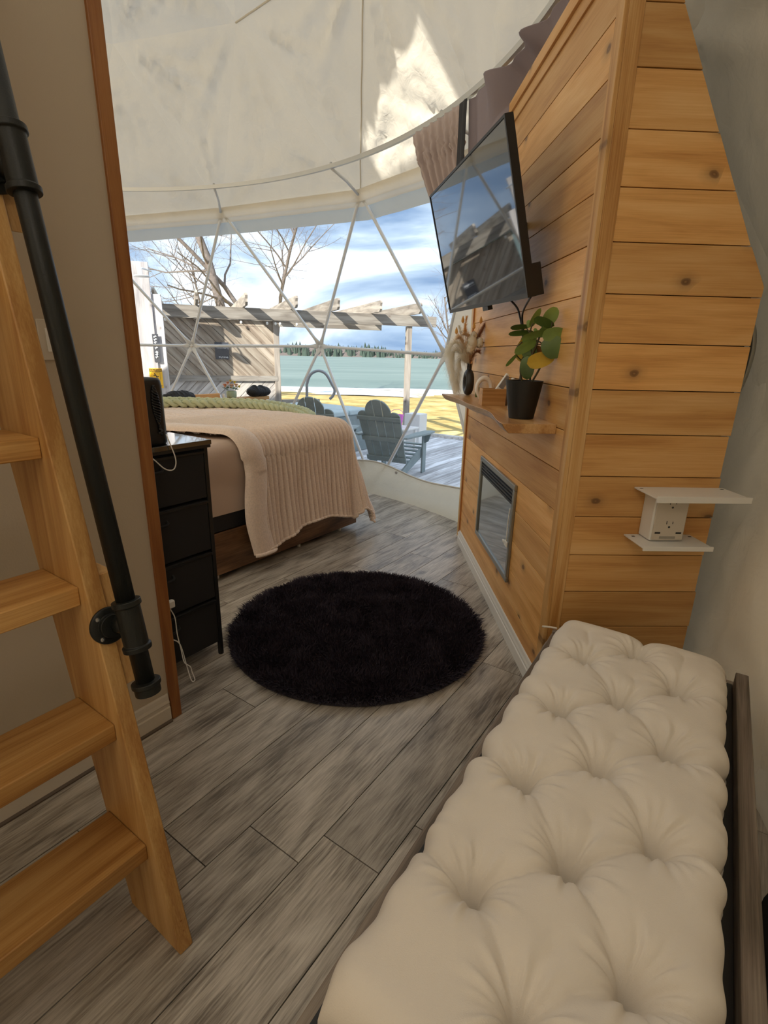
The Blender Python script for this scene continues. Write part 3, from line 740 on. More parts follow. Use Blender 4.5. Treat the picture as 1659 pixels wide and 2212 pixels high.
cab = tag(MB().tube(bez([dpt(359, 938, .02), dpt(367, 958), dpt(377, 983), dpt(380, 1000), dpt(376, 1013), dpt(366, 1016), dpt(353, 1011), dpt(335, 995, .02), dpt(322, 985, .01)], 8), .0026, 8).build('charging_cable', M_cable, smooth=True), 'thin white cable looping down from the black box in front of the dresser', 'cable')
ad = thing('power_adapter', 'white power adapter with cord hanging beside the wall end trim near the floor', 'adapter', tuple(dpt(366, 1306, .05)), -AZ)
MB().box(-.012, .012, -.03, .022, -.018, .018).build('plug_body', M_cable, ad, bevel=.006)
rel = lambda p: ad.matrix_basis.inverted() @ p
adI = (Matrix.Translation(ad.location) @ Matrix.Rotation(-AZ, 4, 'Z')).inverted()
mb = MB(); mb.tube([adI @ p for p in bez([dpt(368, 1316, .05), dpt(378, 1335, .05), dpt(383, 1370, .05), dpt(391, 1402, .05), dpt(398, 1430, .06), dpt(411, 1440, .07), dpt(415, 1452, .07), dpt(421, 1468, .08), dpt(414, 1470, .08), dpt(404, 1440, .06), dpt(394, 1405, .05), dpt(386, 1388, .05), dpt(374, 1382, .04)], 6)], .0026, 6); mb.build('cord', M_cable, ad, smooth=True)

# ================================================================ BED
AD = rad(38); BO = Vector((-.96, 3.21, 0)); MBd = Matrix.Translation(BO) @ Matrix.Rotation(-AD, 4, 'Z')
bed = thing('bed', 'bed with dark stained drawer base and tan duvet facing the clear window', 'bed', tuple(BO), -AD)
# local: foot face at x=0 (looking +x), y -.25..1.46, head towards -x
Y0b, Y1b, LBd = -.25, 1.46, 1.98
for ya, yb in ((Y0b, .338), (.342, Y1b)):
    MB().box(-.02, 0, ya, yb, .045, .338).build('drawer_front', M_brown, bed, bevel=.003)
MB().box(-LBd, -.02, Y0b, Y0b+.02, .045, .338).build('side_board', M_brown, bed, bevel=.003)
MB().box(-LBd, -.02, Y1b-.02, Y1b, .045, .338).build('side_board', M_brown, bed, bevel=.003)
MB().box(-LBd+.02, -.02, Y0b+.02, Y1b-.02, .05, .33).build('base_deck', M_bedblack, bed)
MB().box(-LBd, -.008, Y0b+.01, Y1b-.01, .34, .455).build('box_base', M_bedblack, bed, bevel=.01)
for y in (.02, .80, 1.30, -.2):
    for x in (-.06, -LBd+.06): mb = MB(); mb.lathe([(.014, 0), (.014, .045)], 10, c=(x, y, 0)); mb.build('caster', M_white, bed)
MB().box(-LBd, -.02, Y0b+.02, Y1b-.02, .457, .80).build('mattress', M_duvet, bed, bevel=.06)
TOP = .945
def rrect(p, x0, x1, y0, y1, r):
    cx = min(max(p[0], x0+r), x1-r); cy = min(max(p[1], y0+r), y1-r); dx, dy = p[0]-cx, p[1]-cy; d = math.hypot(dx, dy)
    return cx, cy, dx, dy, d
def drape(x, y, top, r=.10, flare=.05, x0=-LBd, x1=.0, y0=Y0b, y1=Y1b, floorz=.012):
    cx, cy, dx, dy, d = rrect((x, y), x0, x1, y0, y1, .16)
    if d < 1e-6: return Vector((x, y, top)), Vector((0, 0, 1)), 0
    ux, uy = dx/d, dy/d; R_ = .16-r
    if d <= R_: return Vector((x, y, top)), Vector((0, 0, 1)), 0
    a = (d-R_)/r
    if a < pi/2: return Vector((cx+ux*(R_+r*sin(a)), cy+uy*(R_+r*sin(a)), top-r*(1-cos(a)))), Vector((ux*sin(a), uy*sin(a), cos(a))), d-R_
    h = d-R_-r*pi/2; fl = flare*(h/.6)**1.3; z = top-r-h
    if z < floorz: fl += (floorz-z)*.7; z = floorz
    return Vector((cx+ux*(.16+fl), cy+uy*(.16+fl), z)), Vector((ux, uy, 0)), d-R_
# tan duvet under the blanket
def duv(u, v):
    x = -LBd+.05+(LBd+.42)*u; y = Y0b-.45+(Y1b-Y0b+.9)*v
    p, n_, d = drape(x, y, TOP-.008, r=.09, flare=.01)
    p = p-n_*.012
    p += n_*(.010*nz(x*5, y*5)+(.006*sin((p.z*26+p.y*8))*(1 if d > .1 else .4)*nz(x*2, y*2+5)))
    p.z = max(p.z, .455); return p
MB().grid(70, 90, duv).build('duvet', M_duvet, bed, smooth=True)
# ribbed blanket
bl = thing('ribbed_blanket', 'blush ribbed plush blanket draped over the foot of the bed', 'blanket', tuple(BO), -AD)
def left_edge(x):            # cloth coordinate of the left border, swings left on top of the bed
    if x > .1: return .27+.02*sin(x*9)
    t = min(1, (.1-x)/1.1); return .27-.02*t-.50*t**1.7
RIB = .046
def blk(u, v, lift=.012, rib=1., s0=0):
    x = -1.9+(1.9+.735+.02*sin(v*14))*u
    ys = left_edge(x)+s0; ye = Y1b+.62
    y = ys+(ye-ys)*v
    corner = max(0, min(1, (y-Y1b+.1)/.1)) * max(0, min(1, (x+.1)/.1))
    hemx = 0
    if x > .2: hemx = (x-.2)/.535
    shorten = .07*max(0, math.sin(max(0, min(1, (y-.3)/1.15))*pi))+.02*nz(y*3, 3)-.006*abs(sin(pi*y/RIB))
    xx = x-hemx*shorten
    if corner > 0:             # the corner of the cloth: swing it in so that it hangs as a point
        xx = x-hemx*.10*corner; y = y-(y-Y1b)*.35*corner*hemx if y > Y1b else y
    p, n_, d = drape(xx, y, TOP, r=.13, flare=.06+.10*corner)
    ph = y/RIB*2*pi
    amp = .022*rib*(.35+.65*min(1, max(0, (x+1.3)/1.0)))
    rb = amp*(abs(cos(ph/2))**.7*2-1)
    fold = .012*sin(y*23+2*nz(y*3, x))*min(1, max(0, (x-.1)/.4))+.008*nz(x*3, y*7)
    if x < -.2: fold += .006*nz(x*14, y*6)
    p += n_*(lift+rb+fold)
    if p.z < .02: p.z = .02
    return p
MB().grid(110, 520, lambda u, v: blk(u, v)).build('ribbed_face', M_plush, bl, smooth=True)
def band(u, v):              # the turned-back plain border on the left
    x = -1.75+(1.75+.775)*u; ed = left_edge(x)
    wv = (v-.5)*2; y = ed+.045+.095*wv
    p, n_, d = drape(x-(.02 if x > .2 else 0), y, TOP, r=.13, flare=.055)
    return p+n_*(.018+.040*math.sqrt(max(0, 1-wv*wv))+.006*nz(x*7, y*9))
MB().grid(120, 18, band).build('turned_border', M_plush, bl, smooth=True)
mb = MB(); mb.tube([blk(1, v/260, .016, .6)+Vector((0, 0, .002)) for v in range(261)], .011, 7); mb.build('hem', M_plush, bl, smooth=True)
mb = MB(); mb.tube([band(1, .02+.96*v/14)+Vector((0, 0, 0)) for v in range(15)], .014, 7); mb.build('hem', M_plush, bl, smooth=True)
# chunky knit throw along the far side
thr = thing('knit_throw', 'sage green chunky braided throw lying across the far side of the bed', 'throw', tuple(BO), -AD)
path = bez([(-1.99, .35, 1.01), (-1.9, .8, 1.005), (-1.62, 1.12, 1.0), (-1.30, 1.35, 1.0), (-1.02, 1.47, .985), (-.80, 1.56, .95), (-.70, 1.60, .90)], 16)
Lp = len(path); mid = []
for lane, (oy, oz) in enumerate(((-.06, .0), (.035, .012), (.12, .0))):
    for s in range(3):
        pts = []
        for i in range((Lp-1)*2+1):
            t = i/2; a, b = path[min(int(t), Lp-1)], path[min(int(t)+1, Lp-1)]; p = a.lerp(b, t-int(t)); d = (b-a)
            if d.length < 1e-6: d = path[-1]-path[-3]
            d.normalize(); sd_ = d.cross(Vector((0, 0, 1))).normalized(); ph = i*.33+s*2*pi/3+lane
            pts.append(p+sd_*(oy*-1+.030*sin(ph))+Vector((0, 0, oz+.020*sin(2*ph))))
        MB().tube(pts, .021, 7).build('yarn_strand', M_throw, thr, smooth=True)
# headboard ledge
hb = thing('headboard', 'orange pine headboard ledge standing behind the bed below the window', 'headboard', tuple(MBd @ Vector((-2.11, .3, 0))), -AD)
MB().box(-.04, .0, -.5, 2.04, .02, .935).build('board', M_pine_y, hb, bevel=.004)
MB().box(-.09, .025, -.52, 2.07, .935, .975).build('ledge', M_pine_y, hb, bevel=.004)
MB().box(-.085, -.05, -.52, 1.42, .975, 1.03).build('back_rail', M_pine_y, hb, bevel=.004)
def hl(y, x=-.03, z=.975): return tuple(MBd @ Vector((-2.11+x, .3+y, z)))
# flower pot
fp = thing('flower_pot', 'small ribbed green pot of peach and yellow flowers on the headboard ledge', 'flowers', hl(1.56)); fp.scale = (1.22, 1.22, 1.22)
mb = MB(); n = 48
prof = [(.036, 0), (.044, .01), (.046, .05), (.042, .062), (.040, .062), (.038, .05)]
vs = []
for r_, z in prof:
    for k in range(n): a = 2*pi*k/n; q_ = r_*(1+.035*cos(a*16)*(1 if z < .055 else 0)); vs.append((q_*cos(a), q_*sin(a), z))
mb.add(vs, [(i*n+k, i*n+(k+1) % n, (i+1)*n+(k+1) % n, (i+1)*n+k) for i in range(len(prof)-1) for k in range(n)]+[tuple(range(n))[::-1], tuple(range((len(prof)-1)*n, len(prof)*n))]); mb.build('pot', M_ribglass, fp, smooth=True)
def bloom(c, r, mat, nm='bloom'):
    mb = MB()
    for ring, (cnt, tilt, sc) in enumerate(((5, .25, .5), (7, .7, .8), (9, 1.15, 1.))):
        for k in range(cnt):
            a = 2*pi*k/cnt+ring; d = Vector((cos(a), sin(a), 0)); base = Vector(c); tip = base+(d*sin(tilt)+Vector((0, 0, cos(tilt))))*r*sc
            s_ = Vector((-sin(a), cos(a), 0))*r*.38*sc; m_ = base.lerp(tip, .6)+Vector((0, 0, .1*r))
            mb.add([base, m_-s_, tip-s_*.4, tip+s_*.4, m_+s_], [(0, 1, 2, 3, 4)])
    mb.lathe_s(c, r*.35, 8, 5, (1, 1, 1)); return mb.build(nm, mat, fp, smooth=False)
for c, r_, m_ in (((-.052, -.01, .105), .034, M_peach), ((.0, .02, .10), .038, M_peachl), ((.05, -.01, .11), .032, M_peachl), ((-.02, -.03, .13), .026, M_peach), ((.03, .02, .135), .022, M_yel), ((.0, -.01, .15), .02, M_yel), ((.075, .0, .10), .022, M_yel)): bloom(c, r_, m_)
mb = MB()
for k in range(26):
    a = random.random()*2*pi; r_ = .03+.045*random.random(); c = Vector((r_*cos(a), r_*sin(a), .07+.03*random.random())); d = Vector((cos(a), sin(a), .3)).normalized()*.03; s_ = Vector((-sin(a), cos(a), .2))*.012
    mb.add([c-d*.3, c+s_+d*.3, c+d, c-s_+d*.3], [(0, 1, 2, 3)])
mb.build('foliage', M_leaf, fp)
wc = thing('candle_cup', 'small white cup on the headboard ledge just left of the flower pot', 'cup', hl(1.455))
mb = MB(); mb.lathe([(.012, 0), (.014, .002), (.016, .05), (.014, .052), (.012, .01)], 20); mb.build('cup_body', M_white, wc, smooth=True)
# black ruffled cushions at both ends
def ruffle(nm, lab, loc, Wd, Hg, seed):
    t = thing(nm, lab, 'cushion', loc, -AD, 'black ruffled cushions on the headboard ledge')
    def f(u, v):
        a = 2*pi*u; y = (v-.5)*Wd; e = (1-abs(2*v-1)**4)**.5 if abs(2*v-1) < 1 else 0
        r_ = Hg/2*max(.12, e); pk = 1+.5*max(0, nz(v*9+seed, seed))*(1 if sin(a) > 0 else 0)+.38*abs(sin(v*9+seed))*max(0, sin(a))**3
        return Vector((.10*cos(a)*max(.1, e), y, Hg/2+r_*sin(a)*pk+.008*nz(a*2, v*20, seed)))
    MB().grid(28, 60, f).build('ruffled_cover', M_dress, t, smooth=True)
ruffle('ruffled_cushion', 'black ruffled cushion on the headboard ledge right of the flower pot', hl(1.93, .0), .30, .105, 2.)
ruffle('ruffled_cushion', 'black ruffled cushion behind the black box, left of the flower pot', hl(.86, .03), .34, .095, 5.)

# ================================================================ SCREEN
BRc, BLc, TRc, TLc = Vector((.70, 2.324, 1.738)), Vector((.551, 3.495, 1.753)), Vector((.529, 2.323, 2.386)), Vector((.379, 3.494, 2.40))
ctr = (BRc+BLc+TRc+TLc)/4; xx = ((BRc-BLc)+(TRc-TLc)).normalized(); zz = ((TRc-BRc)+(TLc-BLc)); zz = (zz-xx*zz.dot(xx)).normalized(); yy = zz.cross(xx)
tvw = (BRc-BLc).length; tvh = (TRc-BRc).length
tv = thing('television', 'flat black television tilted forward on a wall arm on the pine wall', 'television', tuple(ctr))
tv.rotation_euler = Matrix((xx, yy, zz)).transposed().to_euler()
hw, hh = tvw/2, tvh/2
M_screen = plain('dark_glass_screen', (.020, .022, .024), .035, spec=1.0, coat=1)
MB().box(-hw+.010, hw-.010, -.002, .004, -hh+.020, hh-.010).build('screen', M_screen, tv)
mb = MB(); mb.box(-hw, hw, -.006, .03, hh-.010, hh); mb.box(-hw, -hw+.010, -.006, .03, -hh, hh-.01); mb.box(hw-.010, hw, -.006, .03, -hh, hh-.01); mb.box(-hw+.01, hw-.01, -.006, .03, -hh, -hh+.020); mb.build('bezel', M_black, tv, kind='stuff')
MB().box(-hw+.012, hw-.012, .004, .035, -hh+.01, hh-.01).build('back_panel', M_black, tv, bevel=.004)
MB().box(-.42, .42, .030, .07, -hh+.02, .02).build('back_housing', M_black, tv, bevel=.01)
MB().box(hw-.02, hw-.012, .03, .075, -hh+.0, -hh+.13).build('port_cover', M_black, tv, bevel=.002)
MB().box(.02, .10, -.006, .02, -hh-.022, -hh).build('sensor_bar', M_black, tv, bevel=.002)
mti = tv.rotation_euler.to_matrix().to_4x4(); mti = (Matrix.Translation(ctr) @ mti).inverted()
arm = MB(); arm.tube([mti @ Vector((.80, 2.85, 2.12)), mti @ Vector((.66, 2.75, 2.10)), Vector((0, .06, 0))], .018, 8); arm.build('mount_arm', M_black, tv, smooth=True)
mb = MB(); 
for a in (0,):
    pts = [Vector((.70, 2.79, 1.80)), Vector((.775, 2.80, 1.74)), Vector((.79, 2.76, 1.68)), Vector((.792, 2.70, 1.60)), Vector((.80, 2.69, 1.50)), Vector((.796, 2.70, 1.25))]
    mb.tube([mti @ p for p in bez(pts, 8)], .005, 6)
mb.build('power_cord', M_black, tv, smooth=True)
mb = MB(); pts = [at(1137, 640, 2.45), at(1132, 668, 2.60), at(1128, 690, 2.66), Vector((.792, 2.66, 1.55)), Vector((.796, 2.68, 1.25))]; pts[0].x = .74
for p in pts[1:3]: p.x = min(p.x, .79)
mb.tube([mti @ p for p in bez(pts, 8)], .005, 6); mb.build('signal_cord', M_black, tv, smooth=True)

# ================================================================ ELECTRIC FIRE
ef = thing('electric_fireplace', 'recessed electric fireplace with grey frame and dark glass in the pine wall', 'fireplace', (XW-.009, 2.966, .58))
fy, fz = .409, .275
for n_, b in (('frame_top', (-fy, fy, fz-.03, fz)), ('frame_bottom', (-fy, fy, -fz, -fz+.03)), ('frame_side', (-fy, -fy+.03, -fz+.03, fz-.03)), ('frame_side', (fy-.03, fy, -fz+.03, fz-.03))):
    MB().box(-.016, .0, b[0], b[1], b[2], b[3]).build(n_, M_fframe, ef, bevel=.003)
MB().box(-.006, .0, -fy+.03, fy-.03, -fz+.03, fz-.12).build('glass', M_fglass, ef)
MB().box(-.006, .0, -fy+.03, fy-.03, fz-.12, fz-.03).build('vent_back', M_black, ef)
for i in range(4): MB().box(-.013, -.006, -fy+.04, fy-.04, fz-.108+.019*i, fz-.100+.019*i).build('vent_slat', M_black, ef)
MB().box(-.009, -.006, .24, .30, fz-.075, fz-.06).build('display', plain('control_display', (.25, .28, .3), .2), ef)
mb = MB(); mb.tube(bez([(-.018, -.372, .14), (-.02, -.368, .06), (-.022, -.374, .0), (-.02, -.37, -.05)], 8), .0035, 6); mb.build('hanging_cord', M_cable, ef, smooth=True)
MB().box(-.026, -.018, -.395, -.345, -.075, -.045).build('tag', M_cable, ef, bevel=.002)
MB().box(-.028, -.018, -.345, -.31, -.066, -.054).build('tag', M_cable, ef, bevel=.001)

# ================================================================ SHELF WITH THINGS
SH = 1.23
sh = thing('live_edge_shelf', 'honey coloured wooden shelf with a wavy live edge on the pine wall', 'shelf', (XW-.008, 2.12, SH))
ML_ = 1.62
def fe(t): return -.205-.022*sin(t*5.5+2.4)-.012*sin(t*13+1)-.01*t
poly = [(0, 0), (0, ML_)]+[(fe(1-k/30)-.0, ML_*(1-k/30)) for k in range(31)]
mb = MB(); n = len(poly)
top = [Vector((a, b, 0)) for a, b in poly]; mid_ = [Vector((a+(-.0 if a > -.1 else .010), b, -.020)) for a, b in poly]; bot = [Vector((a+(0 if a > -.1 else .030), b, -.040)) for a, b in poly]
mb.add(top+mid_+bot, [tuple(range(n))[::-1], tuple(range(2*n, 3*n))]+[(i, (i+1) % n, (i+1) % n+n, i+n) for i in range(n)]+[(i+n, (i+1) % n+n, (i+1) % n+2*n, i+2*n) for i in range(n)])
mb.build('slab', M_shelf, sh, bevel=.002)
mb = MB(); mb.add([Vector((fe(1-k/30)-.0008, ML_*(1-k/30), -.003)) for k in range(31)]+[Vector((fe(1-k/30)+.0092, ML_*(1-k/30), -.020)) for k in range(31)]+[Vector((fe(1-k/30)+.0285, ML_*(1-k/30), -.039)) for k in range(31)], [(i, i+1, i+32, i+31) for i in range(30)]+[(i+31, i+32, i+63, i+62) for i in range(30)])
mb.build('bark_edge', wood('pale_live_edge', (.72, .55, .36), (.60, .42, .25), (.38, .24, .13), 1, across=10, knots=.3), sh, smooth=True)
# potted plant
pp = thing('potted_plant', 'broad leaved green plant in a matt black pot near the shelf end', 'plant', (.710, 2.325, SH))
mb = MB(); mb.lathe([(.052, 0), (.055, .002), (.080, .156), (.082, .166), (.077, .166), (.072, .150)], 40); mb.build('pot', M_pot, pp, smooth=False, bevel=.001)
mb = MB(); mb.lathe([(.071, .140), (.04, .146), (.01, .148)], 24); mb.build('soil', M_soil, pp, smooth=True)
PX0, PY0, SCL = 1080, 640, 6.911
def lp(cx, cy, dy=0): p = at(PX0+cx/SCL, PY0+cy/SCL, 2.32+dy*.6-.0017*max(0, PX0+cx/SCL-1128)); return p-Vector((.710, 2.325, SH))
view = (Vector((.695, 2.325, 1.5))-EYE).normalized(); rt = Vector((view.y, -view.x, 0)).normalized(); upv = Vector((0, 0, 1))
px2m = 2.43/F0/SCL*1.0
def leaf(cx, cy, ln, wd, ang, mat, tilt=0., dy=0., curl=.12):
    c = lp(cx, cy, dy); a = rad(ang); Lx = ln*px2m*.55; Wx = wd*px2m*.58
    d = (rt*cos(a)+upv*sin(a)); s = (rt*-sin(a)+upv*cos(a)); nn = d.cross(s)
    # tilt about the long axis: true width grows so that the seen width stays
    s2 = (s*cos(tilt)+nn*sin(tilt)); Wt = Wx/max(.3, cos(tilt))
    mb = MB()
    for side in (0, 1):
        off_ = nn*(.0007 if side else -.0007)
        def f(u, v):
            t = u*2-1; wv = (v*2-1); prof = math.sqrt(max(0, 1-t*t))**.9*(1-.12*t)
            return c+d*(t*Lx)+s2*(wv*Wt*prof)+nn*(-curl*Lx*t*t+curl*.8*Wt*abs(wv)*prof)+off_
        mb.grid(12, 6, f, flip=bool(side))
    return mb.build('leaf', mat, pp, smooth=True)
for a in [(765,290,215,150,58,M_leafl,.2,.01),(660,388,255,92,-18,M_leaf,.8,-.02),(815,570,285,150,8,M_leafl,.3,-.01),(785,765,275,235,-62,M_leaf,.1,-.015),
          (612,950,335,175,17,M_leafy,.2,-.04),(408,1070,285,165,-85,M_leaf,.1,-.03),(392,755,310,110,30,M_leafl,.5,-.05),(440,835,200,170,-60,M_leaf,.2,.0),
          (312,895,160,110,-55,M_leafy,.3,.01),(298,460,235,58,6,M_leaf,.9,.02),(315,548,310,62,6,M_leaf,.8,.0),(535,572,360,78,18,M_leafl,.7,-.04),
          (530,318,240,72,64,M_leafl,.7,.04),(430,412,95,52,-82,M_leafl,.3,.03),(660,510,190,90,52,M_leafl,.4,.01),(535,515,70,40,-50,M_leafl,.3,.0),(440,655,180,95,12,M_leafl,.3,.03),
          (588,800,150,75,-25,M_leafb,.4,.05),(178,950,215,42,50,M_leafl,.7,.0),(308,700,215,40,62,M_leafy,.8,.04),(650,420,120,60,-20,M_leafl,.4,.05)]:
    leaf(*a[:6], tilt=a[6], dy=a[7])
for pts, r_ in (([(330,1275),(305,1120),(325,970),(390,850)],.0042),([(450,1250),(452,1180),(480,900),(560,690),(640,450)],.0044),([(470,1290),(600,1060),(670,830),(740,600),(760,480)],.0044),([(480,900),(450,640),(462,480),(500,400)],.003),([(560,690),(480,600),(400,480)],.0024),([(640,720),(700,560)],.003),([(760,480),(775,440),(780,380)],.003),([(330,970),(250,880),(245,780),(330,680)],.0028),([(500,640),(590,680),(640,720)],.003)):
    mb = MB(); p3 = [lp(*p) for p in pts]; p3[0].z = max(p3[0].z, .142) if pts[0][1] > 1200 else p3[0].z
    mb.tube(bez(p3, 6), r_, 6); mb.build('stem', M_stem, pp, smooth=True)
# wooden desk box with a remote and a bottle in it
wb = thing('desk_box', 'small open wooden box on the shelf beside the black plant pot', 'box', (.72, 2.93, SH))
for n_, b in (('side', (-.066, .066, -.045, -.038, 0, .092)), ('side', (-.066, .066, .038, .045, 0, .092)), ('end', (-.066, -.059, -.038, .038, 0, .092)), ('end', (.059, .066, -.038, .038, 0, .092)), ('bottom', (-.059, .059, -.038, .038, 0, .006))):
    MB().box(*b).build(n_, M_box, wb, bevel=.001)
rm = thing('remote_control', 'white remote control leaning in the small wooden box', 'remote', (.705, 2.93, SH+.012))
Mr = Matrix.Rotation(rad(32), 4, 'Y')
rm.rotation_euler = (0, rad(33), 0)
MB().box(-.018, .018, -.012, .012, -.0, .185).build('casing', M_cable, rm, bevel=.004)
MB().box(-.014, .014, -.0135, -.012, .10, .175).build('key_panel', plain('remote_keys', (.25, .24, .25), .5), rm)
for i in range(4): MB().box(-.009, .009, -.0145, -.012, .02+i*.018, .03+i*.018).build('button', plain('grey_button', (.4, .4, .42), .5), rm)
sb = thing('spray_bottle', 'small clear bottle standing behind the plant pot on the shelf', 'bottle', (.77, 2.72, SH))
mb = MB(); mb.lathe([(.016, 0), (.017, .003), (.017, .10), (.009, .12), (.008, .135)], 18); mb.build('body', plain('cloudy_plastic', (.62, .58, .52), .15), sb, smooth=True)
mb = MB(); mb.lathe([(.010, .135), (.010, .155), (.007, .16)], 14); mb.build('cap', M_white, sb, smooth=True)
rg = thing('ring_ornament', 'small white ring shaped ornament on the shelf behind the wooden box', 'ornament', (.735, 3.22, SH))
mb = MB()
R1, r1_ = .052, .014; vs = []
for i in range(32):
    a = 2*pi*i/32
    for k in range(10):
        b = 2*pi*k/10; vs.append(((R1+r1_*cos(b))*cos(a)*.85, r1_*1.3*sin(b), R1*1.15+r1_+(R1+r1_*cos(b))*sin(a)*1.15))
mb.add(vs, [(i*10+k, i*10+(k+1) % 10, ((i+1) % 32)*10+(k+1) % 10, ((i+1) % 32)*10+k) for i in range(32) for k in range(10)]); mb.build('ring', plain('ivory_ceramic', (.78, .72, .66), .35), rg, smooth=True)
mb = MB(); mb.grid(6, 3, lambda u, v: Vector((-.04-.012+.024*v, -.01, .02+.06*u))); mb.build('leaf', M_leaf, rg)
# vase of dried grasses
vs_ = thing('vase', 'black donut shaped vase at the far end of the shelf', 'vase', (.715, 3.62, SH))
mb = MB(); vsx = []
for i in range(40):
    a = 2*pi*i/40
    for k in range(14):
        b = 2*pi*k/14; rr_ = .062+.026*cos(b); vsx.append((.027*sin(b), rr_*cos(a), .089+rr_*sin(a)))
mb.add(vsx, [(i*14+k, i*14+(k+1) % 14, ((i+1) % 40)*14+(k+1) % 14, ((i+1) % 40)*14+k) for i in range(40) for k in range(14)]); mb.build('ring_body', M_vase, vs_, smooth=True)
mb = MB(); mb.lathe([(.020, .165), (.016, .175), (.015, .205), (.019, .212), (.013, .212), (.011, .17)], 18); mb.build('neck', M_vase, vs_, smooth=True)
bq = thing('dried_bouquet', 'dried pampas grass and bunny tails standing in the black vase', 'bouquet', (.715, 3.62, SH+.17))
def plume(name, spine, ln, cnt, mat, droop=.02, spread=1., seed=1):
    rs = random.Random(seed); sp_ = bez(spine, 8); mb = MB()
    for i in range(cnt):
        t = rs.random(); f = t*(len(sp_)-1); p = sp_[int(f)].lerp(sp_[min(int(f)+1, len(sp_)-1)], f-int(f)); d = (sp_[min(int(f)+1, len(sp_)-1)]-sp_[max(int(f)-1, 0)]).normalized()
        o = Vector((rs.gauss(0, 1), rs.gauss(0, 1), rs.gauss(0, 1))); o = (o-d*o.dot(d)).normalized()
        l = ln*1.25*(.5+rs.random())*(1-.45*t)*spread; m_ = p+d*l*.5+o*l*.42; e = m_+d*l*.35+o*l*.55+Vector((0, 0, -droop*rs.random()*2)); s = d.cross(o)*.0007
        mb.add([p-s, p+s, m_+s, e, m_-s], [(0, 1, 2, 4), (4, 2, 3)])
    mb.build(name, mat, bq, kind='stuff')
    mb = MB(); mb.tube([Vector((0, 0, -.12))]+sp_, .0016, 5); mb.build('stalk', mat, bq)
def vp(px, py, dy=0): return at(px, py, 3.62+dy)-Vector((.715, 3.62, SH+.17))
O = Vector((0, 0, .04))
plume('pampas_plume', [O, vp(1004, 770), vp(990, 742), vp(975, 745), vp(968, 762)], .05, 1500, M_pampas, .03, 1, 1)
plume('pampas_plume', [O, vp(1000, 765), vp(985, 757), vp(975, 780), vp(978, 810), vp(985, 840)], .055, 2200, M_pampas, .035, 1, 2)
plume('pampas_plume', [O, vp(1003, 775), vp(994, 780), vp(990, 805), vp(988, 830)], .045, 1500, M_pampas, .02, 1, 3)
plume('pampas_plume', [O, vp(1007, 760), vp(998, 735), vp(992, 730)], .05, 1200, M_pampas2, .01, 1, 4)
plume('pampas_plume', [O, vp(1010, 755), vp(1012, 730), vp(1005, 722)], .05, 1200, M_pampas2, .01, 1, 5)
plume('rust_plume', [O, vp(1016, 775), vp(1026, 762), vp(1033, 760)], .035, 700, M_pampas3, .0, 1, 6)
plume('rust_plume', [vp(1030, 735), vp(1036, 722), vp(1042, 710), vp(1050, 697)], .035, 700, M_pampas3, .0, .8, 7)
plume('golden_plume', [vp(1005, 722), vp(1005, 708), vp(1008, 685)], .025, 600, M_gold, .0, .8, 8)
plume('golden_plume', [vp(996, 722), vp(994, 712), vp(992, 705)], .022, 350, M_pampas, .0, .8, 9)
for px, py, r_, sc in ((1020, 738, .034, 1.35), (1036, 740, .028, 1.2), (1023, 725, .022, 1.2), (1016, 752, .03, 1.3)):
    c = vp(px, py, -.01); mb = MB(); vv_ = []; U_, V_ = 14, 10
    for i in range(V_+1):
        t = max(-pi/2+.03, min(pi/2-.03, pi*i/V_-pi/2))
        for k in range(U_):
            a = 2*pi*k/U_; jj = 1+.16*random.uniform(-1, 1); vv_.append((c.x+r_*jj*cos(t)*cos(a), c.y+r_*jj*cos(t)*sin(a), c.z+r_*jj*sc*sin(t)))
    mb.add(vv_, [(i*U_+k, i*U_+(k+1) % U_, (i+1)*U_+(k+1) % U_, (i+1)*U_+k) for i in range(V_) for k in range(U_)]); mb.build('bunny_tail', M_bunny, bq, smooth=True)
    mb = MB(); mb.tube([Vector((0, 0, -.12)), O, c], .0015, 5); mb.build('stalk', M_pampas, bq)
for px, py in ((1000, 691), (1039, 692), (986, 715), (1024, 704)):
    c = vp(px, py); mb = MB(); mb.lathe([(.001, -.022), (.011, -.01), (.009, .006), (.001, .026)], 10, c=tuple(c)); mb.build('seed_head', M_gold, bq, smooth=True)
    mb = MB(); mb.tube([O, c.lerp(O, .5)+Vector((0, 0, .02)), c], .0009, 4); mb.build('stalk', M_gold, bq)

# ================================================================ OUTLET SHELF ON THE END PANEL
os_ = thing('outlet_shelf', 'white outlet extender with two small shelves on the pine end panel', 'outlet', (1.195, YN-.004, .905))
MB().box(-.068, .068, -.085, 0, -.092, .10).build('body', M_white, os_, bevel=.006)
MB().box(-.062, .062, -.090, -.085, -.086, .096).build('face_plate', M_base2, os_, bevel=.003)
MB().box(-.115, .245, -.165, .0, .100, .106).build('upper_shelf', M_white, os_, bevel=.001)
MB().box(-.115, .245, -.170, -.163, .088, .112).build('shelf_lip', M_white, os_, bevel=.001)
MB().box(-.125, .150, -.150, .0, -.100, -.094).build('lower_shelf', M_white, os_, bevel=.001)
MB().box(-.125, .150, -.156, -.149, -.108, -.090).build('shelf_lip', M_white, os_, bevel=.001)
for z in (.058, -.022):
    for dx, dz, w_, h_ in ((-.012, .008, .0025, .013), (.012, .008, .0025, .010)):
        MB().box(dx-w_/2, dx+w_/2, -.0908, -.089, z+dz-h_/2, z+dz+h_/2).build('slot', M_black, os_)
    mb = MB(); mb.lathe([(.0042, 0), (.0042, .001)], 10, M=Matrix.Translation((0, -.0898, z-.010)) @ Matrix.Rotation(pi/2, 4, 'X')); mb.build('slot', M_black, os_)
